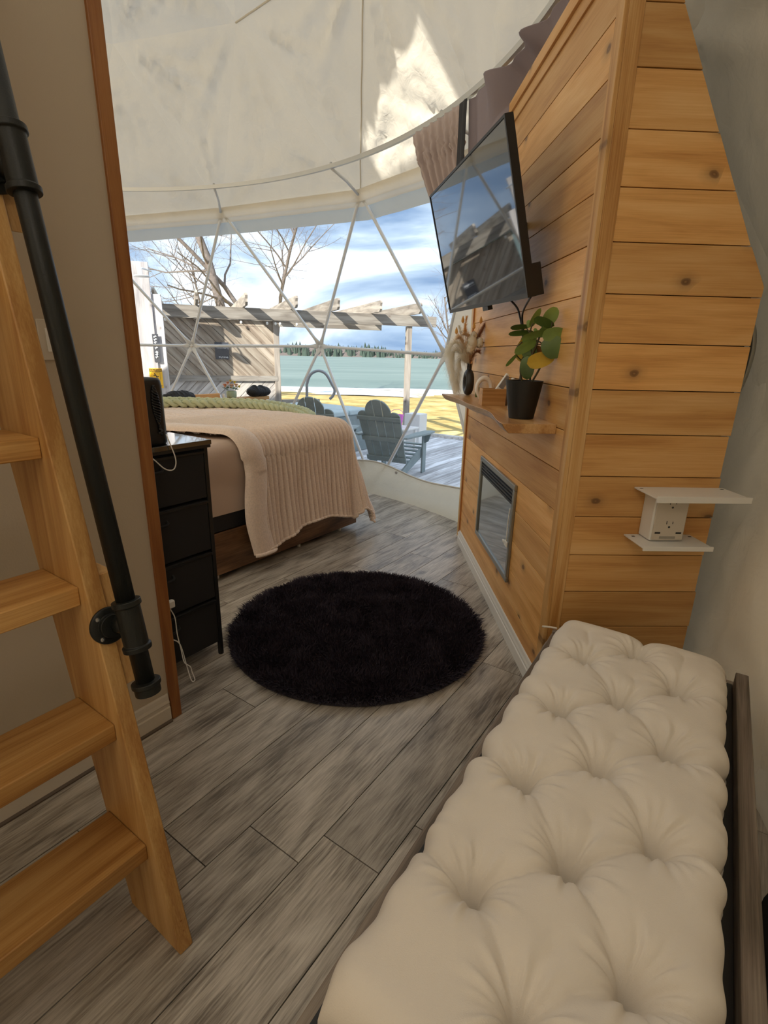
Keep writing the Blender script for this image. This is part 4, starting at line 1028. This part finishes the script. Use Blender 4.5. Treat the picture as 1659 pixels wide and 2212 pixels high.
for dx in (-.042, .042): MB().box(dx-.011, dx+.011, -.0908, -.089, -.060, -.053).build('usb_port', M_black, os_)
MB().box(-.032, .032, -.0912, -.089, -.080, -.070).build('night_light', plain('grey_lens', (.35, .32, .27), .3), os_, bevel=.0008)
for x in (-.10, .225):
    MB().box(x-.006, x+.006, -.03, -.022, .1062, .1068).build('screw_slot', M_black, os_)
    MB().box(min(x, .135)-.006, min(x, .135)+.006, -.03, -.022, -.0938, -.0932).build('screw_slot', M_black, os_)
bk = thing('frame_bracket', 'dark curved metal bracket of the dome frame behind the end panel', 'bracket', (1.47, 2.06, 1.5))
mb = MB(); mb.tube(bez([(-.03, .0, .16), (.02, -.01, .13), (.035, -.02, .05), (.03, -.02, -.05), (.02, -.01, -.12)], 8), .012, 8); mb.build('bar', M_fframe, bk, smooth=True)
MB().box(-.03, .01, -.01, .02, -.14, .10).build('plate', M_black, bk, bevel=.003)

# ================================================================ CURTAIN RAIL AND CURTAINS
RR_ = 3.48
def rp(th, z=3.0, r=RR_): return Vector((DC.x+r*cos(rad(th)), DC.y+r*sin(rad(th)), z))
crl = thing('curtain_rail', 'curved pale metal curtain rail hanging under the dome canvas', 'rail', tuple(rp(50)))
cI = Matrix.Translation(rp(50)).inverted()
mb = MB(); seg = 150; vs = []
for i in range(seg+1):
    th = -45+i*190/seg
    for dr_, dz in ((-.012, -.016), (.012, -.016), (.012, .016), (-.012, .016)): vs.append(cI @ rp(th, 3.0+dz, RR_+dr_))
mb.add(vs, [(i*4+k, i*4+(k+1) % 4, (i+1)*4+(k+1) % 4, (i+1)*4+k) for i in range(seg) for k in range(4)]); mb.build('track', M_alu, crl)
for th, q in ((70.5, row2[1]), (47.8, row2[0]), (26, sp(26, 2.9)), (98, row2[2])):
    a = rp(th, 2.985, RR_+.01); mb = MB(); mb.tube([cI @ a, cI @ (a.lerp(q, .5)+Vector((0, 0, .0))), cI @ (q-(q-DC).normalized()*.04)], .012, 8); mb.build('bracket', M_strut, crl, smooth=True)
    mb = MB(); mb.lathe_s(cI @ rp(th, 3.022), .011, 8, 6, (1, 1, 1)); mb.build('bracket_screw', M_screw, crl)
def drapec(name, mat, t0, t1, zb, waves, amp, gather=None, header=.16, label='', shirr=0, pull=0):
    def f(u, v):
        th = t0+(t1-t0)*u; z = 2.975+(zb-2.975)*v
        w1 = sin(u*waves*2*pi); w2 = sin(u*waves*4.1*pi+1)
        hd = max(0, 1-(2.975-z)/header) if header else 0
        am = amp*(.45+.55*min(1, (2.975-z)/.12))
        r = RR_-.02+am*w1+am*.55*w2+(.012*sin((2.975-z)*95+u*9)*shirr*math.exp(-((2.975-z-.16)/.11)**2))
        if shirr: r += shirr*.02*math.exp(-((2.975-z-.17)/.03)**2)*sin(u*waves*7*pi)
        p = rp(th, z, r)
        if gather is not None:
            k = v**1.3; g = Vector(gather)+Vector((.012*sin(u*40), .018*(u-.5)*4, 0)); q = p.lerp(Vector((g.x, g.y, z)), k); p = q
        if pull:
            kk = min(1, max(0, (3.50-p.y)/.25)); p.x += (max(pull, p.x)-p.x)*min(1, v*1.5)*kk
            p.z -= (1-kk)*v*.30; p.x = p.x if kk > 0 else min(p.x, .76)
        return p
    o = MB().grid(int(waves*18), 46, f).build(name, mat, smooth=True)
    sol = o.modifiers.new('s', 'SOLIDIFY'); sol.thickness = .004
    return o
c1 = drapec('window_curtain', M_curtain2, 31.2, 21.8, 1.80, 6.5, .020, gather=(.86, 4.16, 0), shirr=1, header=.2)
tag(c1, 'pale mauve shirred curtain hanging from the rail behind the television', 'curtain', 'mauve curtains on the curved rail')
c2 = drapec('window_curtain', M_dcurt, 21.9, 20.5, 2.5, 1, .004); tag(c2, 'narrow black strip filling the gap between the two mauve curtains', 'curtain')  # black strip set into the dark gap between the curtains
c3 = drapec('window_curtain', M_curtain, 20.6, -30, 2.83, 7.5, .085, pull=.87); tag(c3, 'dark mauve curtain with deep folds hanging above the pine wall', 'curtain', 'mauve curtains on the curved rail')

# ================================================================ OUTSIDE
DZ = -.05
# deck
dk = struct(MB().box(-9, 9.5, 3.0, 8.86, DZ-.2, DZ-.045).build('floor', M_joint, M=RF)); dk.name = 'deck_frame'
for k in range(76):
    v = -9.6+k*.145
    L0 = max(2.2, 0); L1 = 8.88
    dv = v-DCf.x; 
    if abs(dv) < 4.0: L0 = DCf.y+math.sqrt(4.25**2-dv*dv)-.35
    if v > .5: break
    MB().box(v, v+.138, L0, L1, DZ-.035, DZ).build('board', M_deck, dk)
MB().box(-9, 9.5, 8.80, 8.94, DZ, DZ+.05).build('edge_board', M_grey_lo, dk)
# ground, snow, water
def noisy(name, cols, sc1, sc2, stops, rough=.95, bump=.5, stretch=(1, 1, 1), bd=.03):
    m, nt, p, L = newmat(name); tc = N(nt, 'ShaderNodeTexCoord'); mp = N(nt, 'ShaderNodeMapping'); mp.inputs['Scale'].default_value = stretch
    n = N(nt, 'ShaderNodeTexNoise'); n.inputs['Scale'].default_value = sc1; n.inputs['Detail'].default_value = 8; n.inputs['Roughness'].default_value = .65
    r = ramp(nt, list(zip(stops, cols))); L(tc.outputs['Object'], mp.inputs[0]); L(mp.outputs[0], n.inputs['Vector']); L(n.outputs[0], r.inputs[0]); L(r.outputs[0], p.inputs['Base Color'])
    n2 = N(nt, 'ShaderNodeTexNoise'); n2.inputs['Scale'].default_value = sc2; n2.inputs['Detail'].default_value = 4; L(mp.outputs[0], n2.inputs['Vector'])
    b = N(nt, 'ShaderNodeBump'); b.inputs['Strength'].default_value = bump; b.inputs['Distance'].default_value = bd; L(n2.outputs[0], b.inputs['Height']); L(b.outputs[0], p.inputs['Normal'])
    p.inputs['Roughness'].default_value = rough; return m
M_grass = noisy('dry_grass', [(.22, .17, .06), (.46, .33, .10), (.66, .50, .20), (.80, .72, .55)], 1.2, 14, (.30, .45, .62, .78))
M_snow = noisy('shore_snow', [(.45, .36, .22), (.86, .87, .90), (.92, .93, .96)], .5, 3, (.36, .44, .7))
M_water = noisy('teal_sea_ice', [(.13, .19, .17), (.17, .235, .21), (.23, .29, .265)], .12, 2, (.3, .5, .7), rough=.6, bump=.4, stretch=(.3, 1, 1), bd=.1)
GZ = -.42
def terr(u, v):
    y = -40+v*68; x = -90+u*180; z = GZ-.10*nz(x*.2, y*.2)
    if y > 14: z -= (y-14)*.012
    return Vector((x, y, z))
mb = MB(); mb.grid(90, 60, terr); gr = struct(mb.build('lawn', M_grass, smooth=True)); gr.name = 'lawn'
mb = MB(); mb.grid(90, 14, lambda u, v: Vector((-110+220*u, 25.5+13*v+1.6*nz(u*25, 2)*(1-v), GZ-.13-.46*v+.09*nz(u*60, v*8)))); sn = struct(mb.build('snow_shore', M_snow, smooth=True))
mb = MB(); mb.grid(2, 2, lambda u, v: Vector((-700+1400*u, 36+v*900, -1.0))); wt = struct(mb.build('sea', M_water))
# far shore
def shore(u, v):
    x = -260+760*u; dd = 285+20*nz(u*6); h = 3.4+2.2*nz(u*40, 3)+1.6*nz(u*120, 5)+(2.2 if u < .62 else 1.)*max(0, nz(u*9, 8)+.3)
    return Vector((x, dd+v*14, -1.2+max(.8, h)*math.sin(min(1, v*1.0)*pi*.5)))
fs = struct(MB().grid(500, 4, shore).build('far_shore', M_scrub, smooth=False))
mb = MB(); rs_ = random.Random(5)
for i in range(2600):
    u = rs_.random(); p = shore(u, .7); h = rs_.uniform(2.0, 4.2)*(1.3 if nz(u*14, 2) > 0 else .75)*(1.3 if rs_.random() < .08 else 1); r_ = h*.36; p = shore(u, rs_.random()); p.z = 0 if p.z > 0 else p.z
    mb.add([p+Vector((r_*cos(a), r_*sin(a), -1)) for a in (0, 1.26, 2.5, 3.77, 5.0)]+[p+Vector((0, 0, h))], [(0, 1, 5), (1, 2, 5), (2, 3, 5), (3, 4, 5), (4, 0, 5)])
ct = mb.build('conifer_forest', M_conif); tag(ct, 'dark line of conifers along the far shore of the water', 'forest', kind='stuff')
# bare trees
def tree(px, y, h, lab, seed, lean=0, r0=.2, spread=1.):
    rs = random.Random(seed); g = Vector((at(px, 700, y).x, y, GZ-.6)); t = thing('bare_tree', lab, 'tree', tuple(g), 0, 'bare trees by the shore')
    tb = MB(); bb = MB(); segs = [0]
    def grow(mb, p, d, ln, r, lv):
        n = 5; pts = [p]; q = Vector(p); dd = Vector(d)
        for i in range(n):
            dd = (dd+Vector((rs.gauss(0, .14), rs.gauss(0, .14), rs.gauss(0, .09)+.03*(lv > 0)))).normalized(); q = q+dd*ln/n; pts.append(Vector(q))
        mb.tube(pts, [r*(1-.62*i/n) for i in range(n+1)], 8 if lv == 0 else (5 if lv < 3 else 3), caps=False)
        segs[0] += 1
        if lv >= 5 or segs[0] > 3600: return
        nb = (9, 6, 5, 4, 3, 0)[lv]
        for k in range(nb):
            f = rs.uniform(.42 if lv == 0 else .25, 1.); i = min(n-1, int(f*n)); b = pts[i].lerp(pts[i+1], f*n-i)
            ax = (pts[i+1]-pts[i]).normalized(); o = Vector((rs.gauss(0, 1), rs.gauss(0, 1), rs.gauss(0, .5))); o = (o-ax*o.dot(ax)).normalized()
            nd = (ax*.62+o*.8*spread+Vector((0, 0, .12))).normalized()
            grow(bb, b, nd, ln*rs.uniform(.42, .62)*(1.05-.3*f if lv == 0 else 1), r*(1-.62*f)*.55, lv+1)
    grow(tb, Vector((0, 0, 0)), Vector((lean, 0, 1)).normalized(), h, r0, 0)
    tb.build('trunk', M_bark, t, smooth=True); bb.build('branches', M_bark, t, kind='stuff')
tree(531, 24, 10.5, 'tallest bare grey tree with thick trunk beyond the pergola beam', 11, lean=-.04, r0=.26)
tree(561, 26, 8.8, 'slim bare tree just right of the thick bare trunk', 23, r0=.12)
tree(600, 25, 9.4, 'wide spreading bare tree over the end of the fence panel', 35, r0=.15, spread=1.15)
tree(432, 27, 6.6, 'short bushy bare tree left of the thick bare trunk', 41, r0=.09)
tree(1000, 26, 5.2, 'small bare tree seen beside the pine wall over the water', 53, r0=.08)
# pergola
PA, PB = Vector((-3.34, 9.0, 0)), Vector((1.37, 10.5, 0)); pdx = (PB-PA).normalized(); pz = math.atan2(pdx.y, pdx.x); LP = (PB-PA).length
MP = Matrix.Translation(PA) @ Matrix.Rotation(pz, 4, 'Z')   # local x along the beam, +y away
pg = thing('pergola', 'weathered wooden pergola beam with notched rafter tails over the deck edge', 'pergola', tuple(PA), pz)
MB().box(-1.5, LP, -.02, .02, 1.99, 2.18).build('beam', M_beam, pg, bevel=.004)
MB().box(-1.5, LP-.3, 2.3, 2.34, 1.99, 2.18).build('beam', M_beam, pg, bevel=.004)
def lx(px): # position along the beam of a pixel column
    d = ray(px, 690); n_ = Vector((-pdx.y, pdx.x, 0)); t = (PA-EYE).dot(n_)/d.dot(n_); return (EYE+d*t-PA).dot(pdx)
for x in (lx(887)-.05, lx(596)-.05):
    MB().box(x, x+.10, .02, .12, DZ, 1.99).build('post', M_post, pg, bevel=.004)
for px in (340, 427, 528, 630, 716, 803, 885):
    x = lx(px)-.02
    mb = MB(); mb.prism([(-.52, 2.23), (-.46, 2.185), (2.75, 2.185), (2.75, 2.37), (-.50, 2.37), (-.53, 2.33), (-.50, 2.28)], .042, lambda a, b, t: Vector((x+t, a, b))); mb.build('rafter', M_beam_y, pg, bevel=.002)
# fence panel with diagonal boards
x0f, x1f = lx(338), lx(590)
fe_ = thing('privacy_fence', 'weathered privacy fence of diagonal boards under the pergola beam', 'fence', tuple(MP @ Vector((x0f, .06, 0))), pz)
Wf = x1f-x0f
def cliprect(poly, x0, x1, y0, y1):
    for ax, lim, sg in ((0, x0, -1), (0, x1, 1), (1, y0, -1), (1, y1, 1)):
        o = []; f = lambda p: (p[ax]-lim)*sg
        for i in range(len(poly)):
            p, q = poly[i], poly[(i+1) % len(poly)]; a, b = f(p), f(q)
            if a <= 0: o.append(p)
            if a*b < 0: t = a/(a-b); o.append((p[0]+(q[0]-p[0])*t, p[1]+(q[1]-p[1])*t))
        poly = o
        if not poly: return []
    return poly
def diag(z0, z1, sgn, mat, bw=.135):
    a45 = rad(45); n_ = int((Wf+(z1-z0))/(bw*math.sqrt(2)))+2
    for k in range(n_):
        s = k*bw*math.sqrt(2)-(z1-z0)
        g = .004*1.41
        poly = [(s+g, 0), (s+bw*1.414-g, 0), (s+bw*1.414-g+(z1-z0), z1-z0), (s+g+(z1-z0), z1-z0)]
        if sgn < 0: poly = [(Wf-x, z) for x, z in poly]
        poly = cliprect([(x, z+z0) for x, z in poly], .002, Wf-.002, z0, z1)
        if len(poly) < 3: continue
        mb = MB(); ang = a45 if sgn > 0 else pi-a45
        c = (sum(p[0] for p in poly)/len(poly), sum(p[1] for p in poly)/len(poly))
        # the board's own y axis runs along the board
        dv = Vector((cos(ang), 0, sin(ang))); Mx = Matrix((Vector((0, 1, 0)).cross(dv)*-1, dv, Vector((0, -1, 0)))).transposed().to_4x4(); Mx = Matrix.Translation((c[0], 0, c[1])) @ Mx
        if Mx.determinant() < 0: Mx = Mx @ Matrix.Scale(-1, 4, (1, 0, 0))
        Mi = Mx.inverted(); jt = random.uniform(0, .004)
        mb.prism(poly, .018, lambda x, z, t: Mi @ Vector((x, .0-jt+t, z)))
        mb.build('board', mat, fe_, M=Mx)
diag(1.06, 1.98, -1, M_grey_y); diag(DZ+.06, .98, 1, M_grey_lo)
MB().box(-.02, Wf+.05, -.045, .03, .97, 1.06).build('rail', M_beam, fe_, bevel=.003)
MB().box(-.02, Wf+.05, -.03, .03, DZ, DZ+.07).build('rail', M_beam, fe_, bevel=.003)
MB().box(0, Wf, .02, .03, DZ, 1.98).build('backing', M_grey_y, fe_)
MB().box(lx(604)-x0f, lx(690)-x0f, .0, .05, .56, .64).build('low_rail', M_beam, fe_, bevel=.003)
MB().box(lx(604)-x0f, lx(690)-x0f, .0, .05, .34, .42).build('low_rail', M_beam, fe_, bevel=.003)
sg = thing('fence_sign', 'small dark sign with white lettering lines on the diagonal fence boards', 'sign', tuple(MP @ Vector((lx(475), .030, 1.47))), pz)
MB().box(-.115, .115, -.012, 0, -.14, .14).build('board', M_board, sg)
def txt(s, size, mat, par, M, ext=.0008, sx=1.):
    c = bpy.data.curves.new('t', 'FONT'); c.body = s; c.size = size; c.align_x = 'CENTER'; c.align_y = 'CENTER'; c.extrude = ext; c.resolution_u = 2; c.offset = size*.018
    o = bpy.data.objects.new('lettering', c); COL.objects.link(o); dg = bpy.context.evaluated_depsgraph_get(); me = bpy.data.meshes.new_from_object(o.evaluated_get(dg))
    bpy.data.objects.remove(o); me.materials.clear(); me.materials.append(mat); o = bpy.data.objects.new('lettering', me); COL.objects.link(o); o.parent = par; o.matrix_local = M @ Matrix.Scale(sx, 4, (1, 0, 0)); return o
R90 = Matrix.Rotation(pi/2, 4, 'X')
def strokes(par, x0, x1, z0, h, n_, seed, y=-.0125, vert=False):
    rs = random.Random(seed); 
    for i in range(n_):
        a = x0+(x1-x0)*(i+.1)/n_; b = x0+(x1-x0)*(i+.82)/n_; dz = rs.uniform(-.1, .1)*h
        mb = MB(); pts = [(a, z0+dz), (a+(b-a)*.3, z0+h*.5+dz), (a+(b-a)*.55, z0-h*.4+dz), (b, z0+h*rs.uniform(-.3, .5)+dz)]
        mb.tube([Vector((z, y, -x)) if vert else Vector((x, y, z)) for x, z in pts], h*.20, 5); mb.build('pale_stroke', M_signw, par)
strokes(sg, -.085, .095, .080, .036, 7, 1); strokes(sg, -.06, .10, -.105, .026, 6, 2); strokes(sg, -.085, .07, .045, .010, 8, 3)
# string light bulbs under the beam
sl = thing('string_lights', 'string of small white bulbs hanging under the pergola beam', 'string lights', tuple(MP @ Vector((lx(520), -.04, 1.97))), pz)
mb = MB(); x0_ = lx(520); mb.tube([(lx(p)-x0_, 0, .012*abs(sin(i*1.3))) for i, p in enumerate(range(350, 700, 12))], .003, 4); mb.build('wire', M_black, sl)
for px in (357, 520, 576, 594, 604, 640): mb = MB(); mb.lathe_s((lx(px)-x0_, 0, -.03), .022, 8, 6, (1, 1, 1.2)); mb.build('bulb', M_white, sl, smooth=True)
# shower tower at the left
tp = at(334, 700, 8.2); TB = Vector((tp.x, 8.2, DZ))
tw = thing('shower_wall', 'tall pale board wall of the outdoor shower at the left window edge', 'wall', tuple(TB), rad(12))
for i in range(7):
    MB().box(-.29-.283*i, -.01-.283*i, 0, .03, 0, 2.72-.0*i-(.10 if i == 3 else 0)).build('board', M_tower, tw, bevel=.004)
MB().box(-.02, .12, .03, .07, 0, 2.30).build('edge_board', M_tower, tw, bevel=.004)
MB().box(-1.9, .0, .03, .08, 1.9, 2.05).build('cleat', M_tower, tw)
hd = thing('shower_head', 'round grey overhead shower head on the pale board wall', 'shower head', tuple(at(306, 598, 7.9)))
mb = MB(); mb.lathe([(.10, 0), (.105, .008), (.10, .016), (.03, .022), (.014, .03), (.014, .09)], 28); mb.build('rose', M_strut, hd, smooth=True)
mb = MB(); mb.tube(bez([(0, 0, .085), (0, .05, .115), (0, .36, .12)], 6), .012, 8); mb.build('arm', M_strut, hd, smooth=True)
MT = Matrix.Rotation(rad(12), 4, 'Z')
def twp(px, py):
    d = ray(px, py); n_ = Vector((-sin(rad(12)), cos(rad(12)), 0)); t = (TB-EYE).dot(n_)/d.dot(n_); return EYE+d*t
cs = thing('caution_sign', 'yellow caution sign with falling figure on the pale board', 'sign', tuple(twp(338.5, 817)-Vector((0, .014, 0))), rad(12))
MB().box(-.092, .092, 0, .004, -.145, .145).build('plate', M_yellow, cs, bevel=.001)
R90m = R90
MB().box(-.086, .086, -.002, 0, .098, .136).build('header', M_ink, cs)
txt('CAUTION', .034, M_yellow, cs, Matrix.Translation((0, -.003, .117)) @ R90)
for b in ((-.06, .06, .082, .085), (-.06, .06, -.018, -.015), (-.06, -.057, -.018, .085), (.057, .06, -.018, .085)): MB().box(b[0], b[1], -.0015, 0, b[2], b[3]).build('border_line', M_ink, cs)
mb = MB(); mb.lathe([(.009, 0), (.009, .002)], 12, M=Matrix.Translation((-.018, 0, .066)) @ R90); mb.build('figure_head', M_ink, cs)
mb = MB(); mb.prism([(-.018, .055), (-.004, .060), (.012, .030), (.040, .028), (.040, .020), (.012, .018), (.035, -.006), (.028, -.010), (.0, .018), (-.006, .038), (-.030, .030), (-.042, .040), (-.038, .046), (-.028, .039)], .002, lambda a, b, t: Vector((a, -t, b))); mb.build('figure_body', M_ink, cs)
for i, s in enumerate(('SLIPPERY', 'WHEN', 'WET OR ICY')): txt(s, .027, M_ink, cs, Matrix.Translation((0, -.002, -.042-.036*i)) @ R90)
t_ = thing('slate_sign', 'narrow upright dark slate sign with pale script above the yellow caution sign', 'sign', tuple(twp(338.5, 752)-Vector((0, .014, 0))), rad(12))
MB().box(-.042, .042, 0, .008, -.20, .20).build('slate', M_board, t_, bevel=.001)
strokes(t_, -.18, .02, 0, .045, 5, 4, y=-.003, vert=True); strokes(t_, .04, .15, 0, .045, 3, 8, y=-.003, vert=True)
# grab rail of the tub and the tub
gb = thing('grab_rail', 'arched steel tube grab rail standing behind the left deck chair', 'grab rail', (-.62, 7.6, DZ))
def gp_(px, py): return at(px, py, 7.6)-Vector((-.62, 7.6, DZ))
a_ = gp_(663, 850); mb = MB(); mb.tube(bez([Vector((a_.x, 0, 0)), a_, gp_(664, 826), gp_(672, 808), gp_(688, 801), gp_(704, 808), gp_(717, 830), gp_(723, 843), gp_(719, 855), gp_(712, 862)], 8), .021, 10); mb.build('tube', M_rust, gb, smooth=True)
tub = thing('hot_tub', 'low pale blue covered hot tub behind the deck chairs', 'hot tub', (-.8, 8.3, DZ), -AZ)
MB().box(-.9, .55, -.35, .72, 0, .60).build('cabinet', M_chair, tub, bevel=.02)
MB().box(-.93, .58, -.38, .17, .60, .68).build('cover', M_tub, tub, bevel=.02); MB().box(-.93, .58, .19, .75, .60, .68).build('cover', M_tub, tub, bevel=.02)

# adirondack chairs
def adirondack(lab, loc, rz):
    """faces local +y; origin on the deck under the seat"""
    t = thing('adirondack_chair', lab, 'chair', loc, rz, 'adirondack chairs on the deck')
    lean = rad(24)
    # back slats
    b0 = Vector((0, -.16, .20)); bd = Vector((0, -sin(lean), cos(lean))); bn = Vector((0, -cos(lean), -sin(lean)))
    def Ht(x):
        x = abs(x)
        return .70+.19*math.sqrt(max(0, 1-(x/.176)**2)) if x < .172 else .655+.075*math.sqrt(max(0, 1-((x-.205)/.085)**2))
    for i in range(5):
        xc = (i-2)*.114; w2_ = .0555
        poly = [(-w2_*.86, 0), (w2_*.86, 0)] + [(w2_-k*w2_/4, Ht(xc+w2_-k*w2_/4)) for k in range(9)]
        fan = (i-2)*rad(.9)
        mb = MB(); mb.prism(poly, .02, lambda a, b, tt: b0+Vector((xc*.95, 0, 0))+Vector((a*cos(fan)+b*sin(fan), 0, 0))+bd*(b*cos(fan)-a*sin(fan))+bn*tt); mb.build('back_slat', M_chair, t, bevel=.002)
    for s_, hgt in ((.62, .05), (.32, .06), (.02, .07)):
        c = b0+bd*s_+bn*.021; wv = .285+.03*s_
        mb = MB(); mb.prism([(-wv, 0), (wv, 0), (wv, hgt), (-wv, hgt)], .022, lambda a, b, tt: c+Vector((a, 0, 0))+bd*b+bn*tt); mb.build('back_rail', M_chair, t, bevel=.003)
    # seat slats
    for i in range(6):
        f = i/5; y = -.14+.46*f; z = .205+.155*f
        MB().box(-.27, .27, y, y+.075, z, z+.018, M=None).build('seat_slat', M_chair, t, bevel=.002)
    # side stringers down to the back foot
    for x in (-.285, .262):
        mb = MB(); mb.prism([(.36, .36), (.38, .24), (.30, .22), (-.46, 0), (-.60, 0), (-.58, .03), (-.14, .20), (.20, .33)], .024, lambda a, b, tt: Vector((x+tt, a, b))); mb.build('side_stringer', M_chair, t, bevel=.002)
    for x in (-.315, .29):
        MB().box(x, x+.024, .24, .35, 0, .54).build('front_leg', M_chair, t, bevel=.003)
        xs = -1 if x < 0 else 1
        mb = MB(); mb.prism([(0, .54), (.09, .54), (.05, .43), (0, .40)], .024, lambda a, b, tt: Vector((x+(-.0 if xs < 0 else .024)+xs*a, .283+tt, b))); mb.build('arm_bracket', M_chair, t, bevel=.002)
    for sx in (-1, 1):
        mb = MB(); mb.prism([(sx*.27, -.36), (sx*.30, -.42), (sx*.37, -.38), (sx*.43, .20), (sx*.42, .38), (sx*.36, .42), (sx*.28, .38), (sx*.255, .10)], .022, lambda a, b, tt: Vector((a, b, .54+tt-.0*b))); mb.build('armrest', M_chair, t, bevel=.003)
    return t
adirondack('nearer grey green adirondack chair seen from behind, right of the bed corner', (.40, 6.74, DZ), rad(-30))
adirondack('grey green adirondack chair behind the blanket, beside the arched grab rail', (-.56, 7.02, DZ), rad(-14))
# white side table with pink bucket by the post
st = thing('side_table', 'small white side table on the deck behind the nearer chair', 'table', (.62, 8.6, DZ), -AZ)
MB().box(-.22, .22, -.22, .22, .34, .37).build('table_top', M_white, st, bevel=.006)
for x in (-.19, .15):
    for y in (-.19, .15): MB().box(x, x+.04, y, y+.04, 0, .34).build('leg', M_white, st)
MB().box(-.18, .18, -.19, -.17, .05, .33).build('side_panel', M_white, st)
pb = thing('pink_bucket', 'bright pink plastic bucket on the small white table', 'bucket', (.54, 8.6, DZ+.372))
mb = MB(); mb.lathe([(.085, 0), (.09, .004), (.115, .19), (.12, .2), (.11, .2), (.08, .02)], 24); mb.build('pail', M_pink, pb, smooth=True)
mb = MB(); mb.tube([(.115*cos(a), 0, .19+.1*sin(a)) for a in np.linspace(0, pi, 14)], .004, 6); mb.build('handle', M_pink, pb)
wv = thing('planter_box', 'white planter box against the right pergola post', 'planter', (.93, 9.3, DZ), -AZ)
MB().box(-.16, .16, -.13, .13, 0, .52).build('box', M_white, wv, bevel=.008); MB().box(-.14, .14, -.11, .11, .50, .524).build('snow_cap', M_snow, wv, bevel=.01)
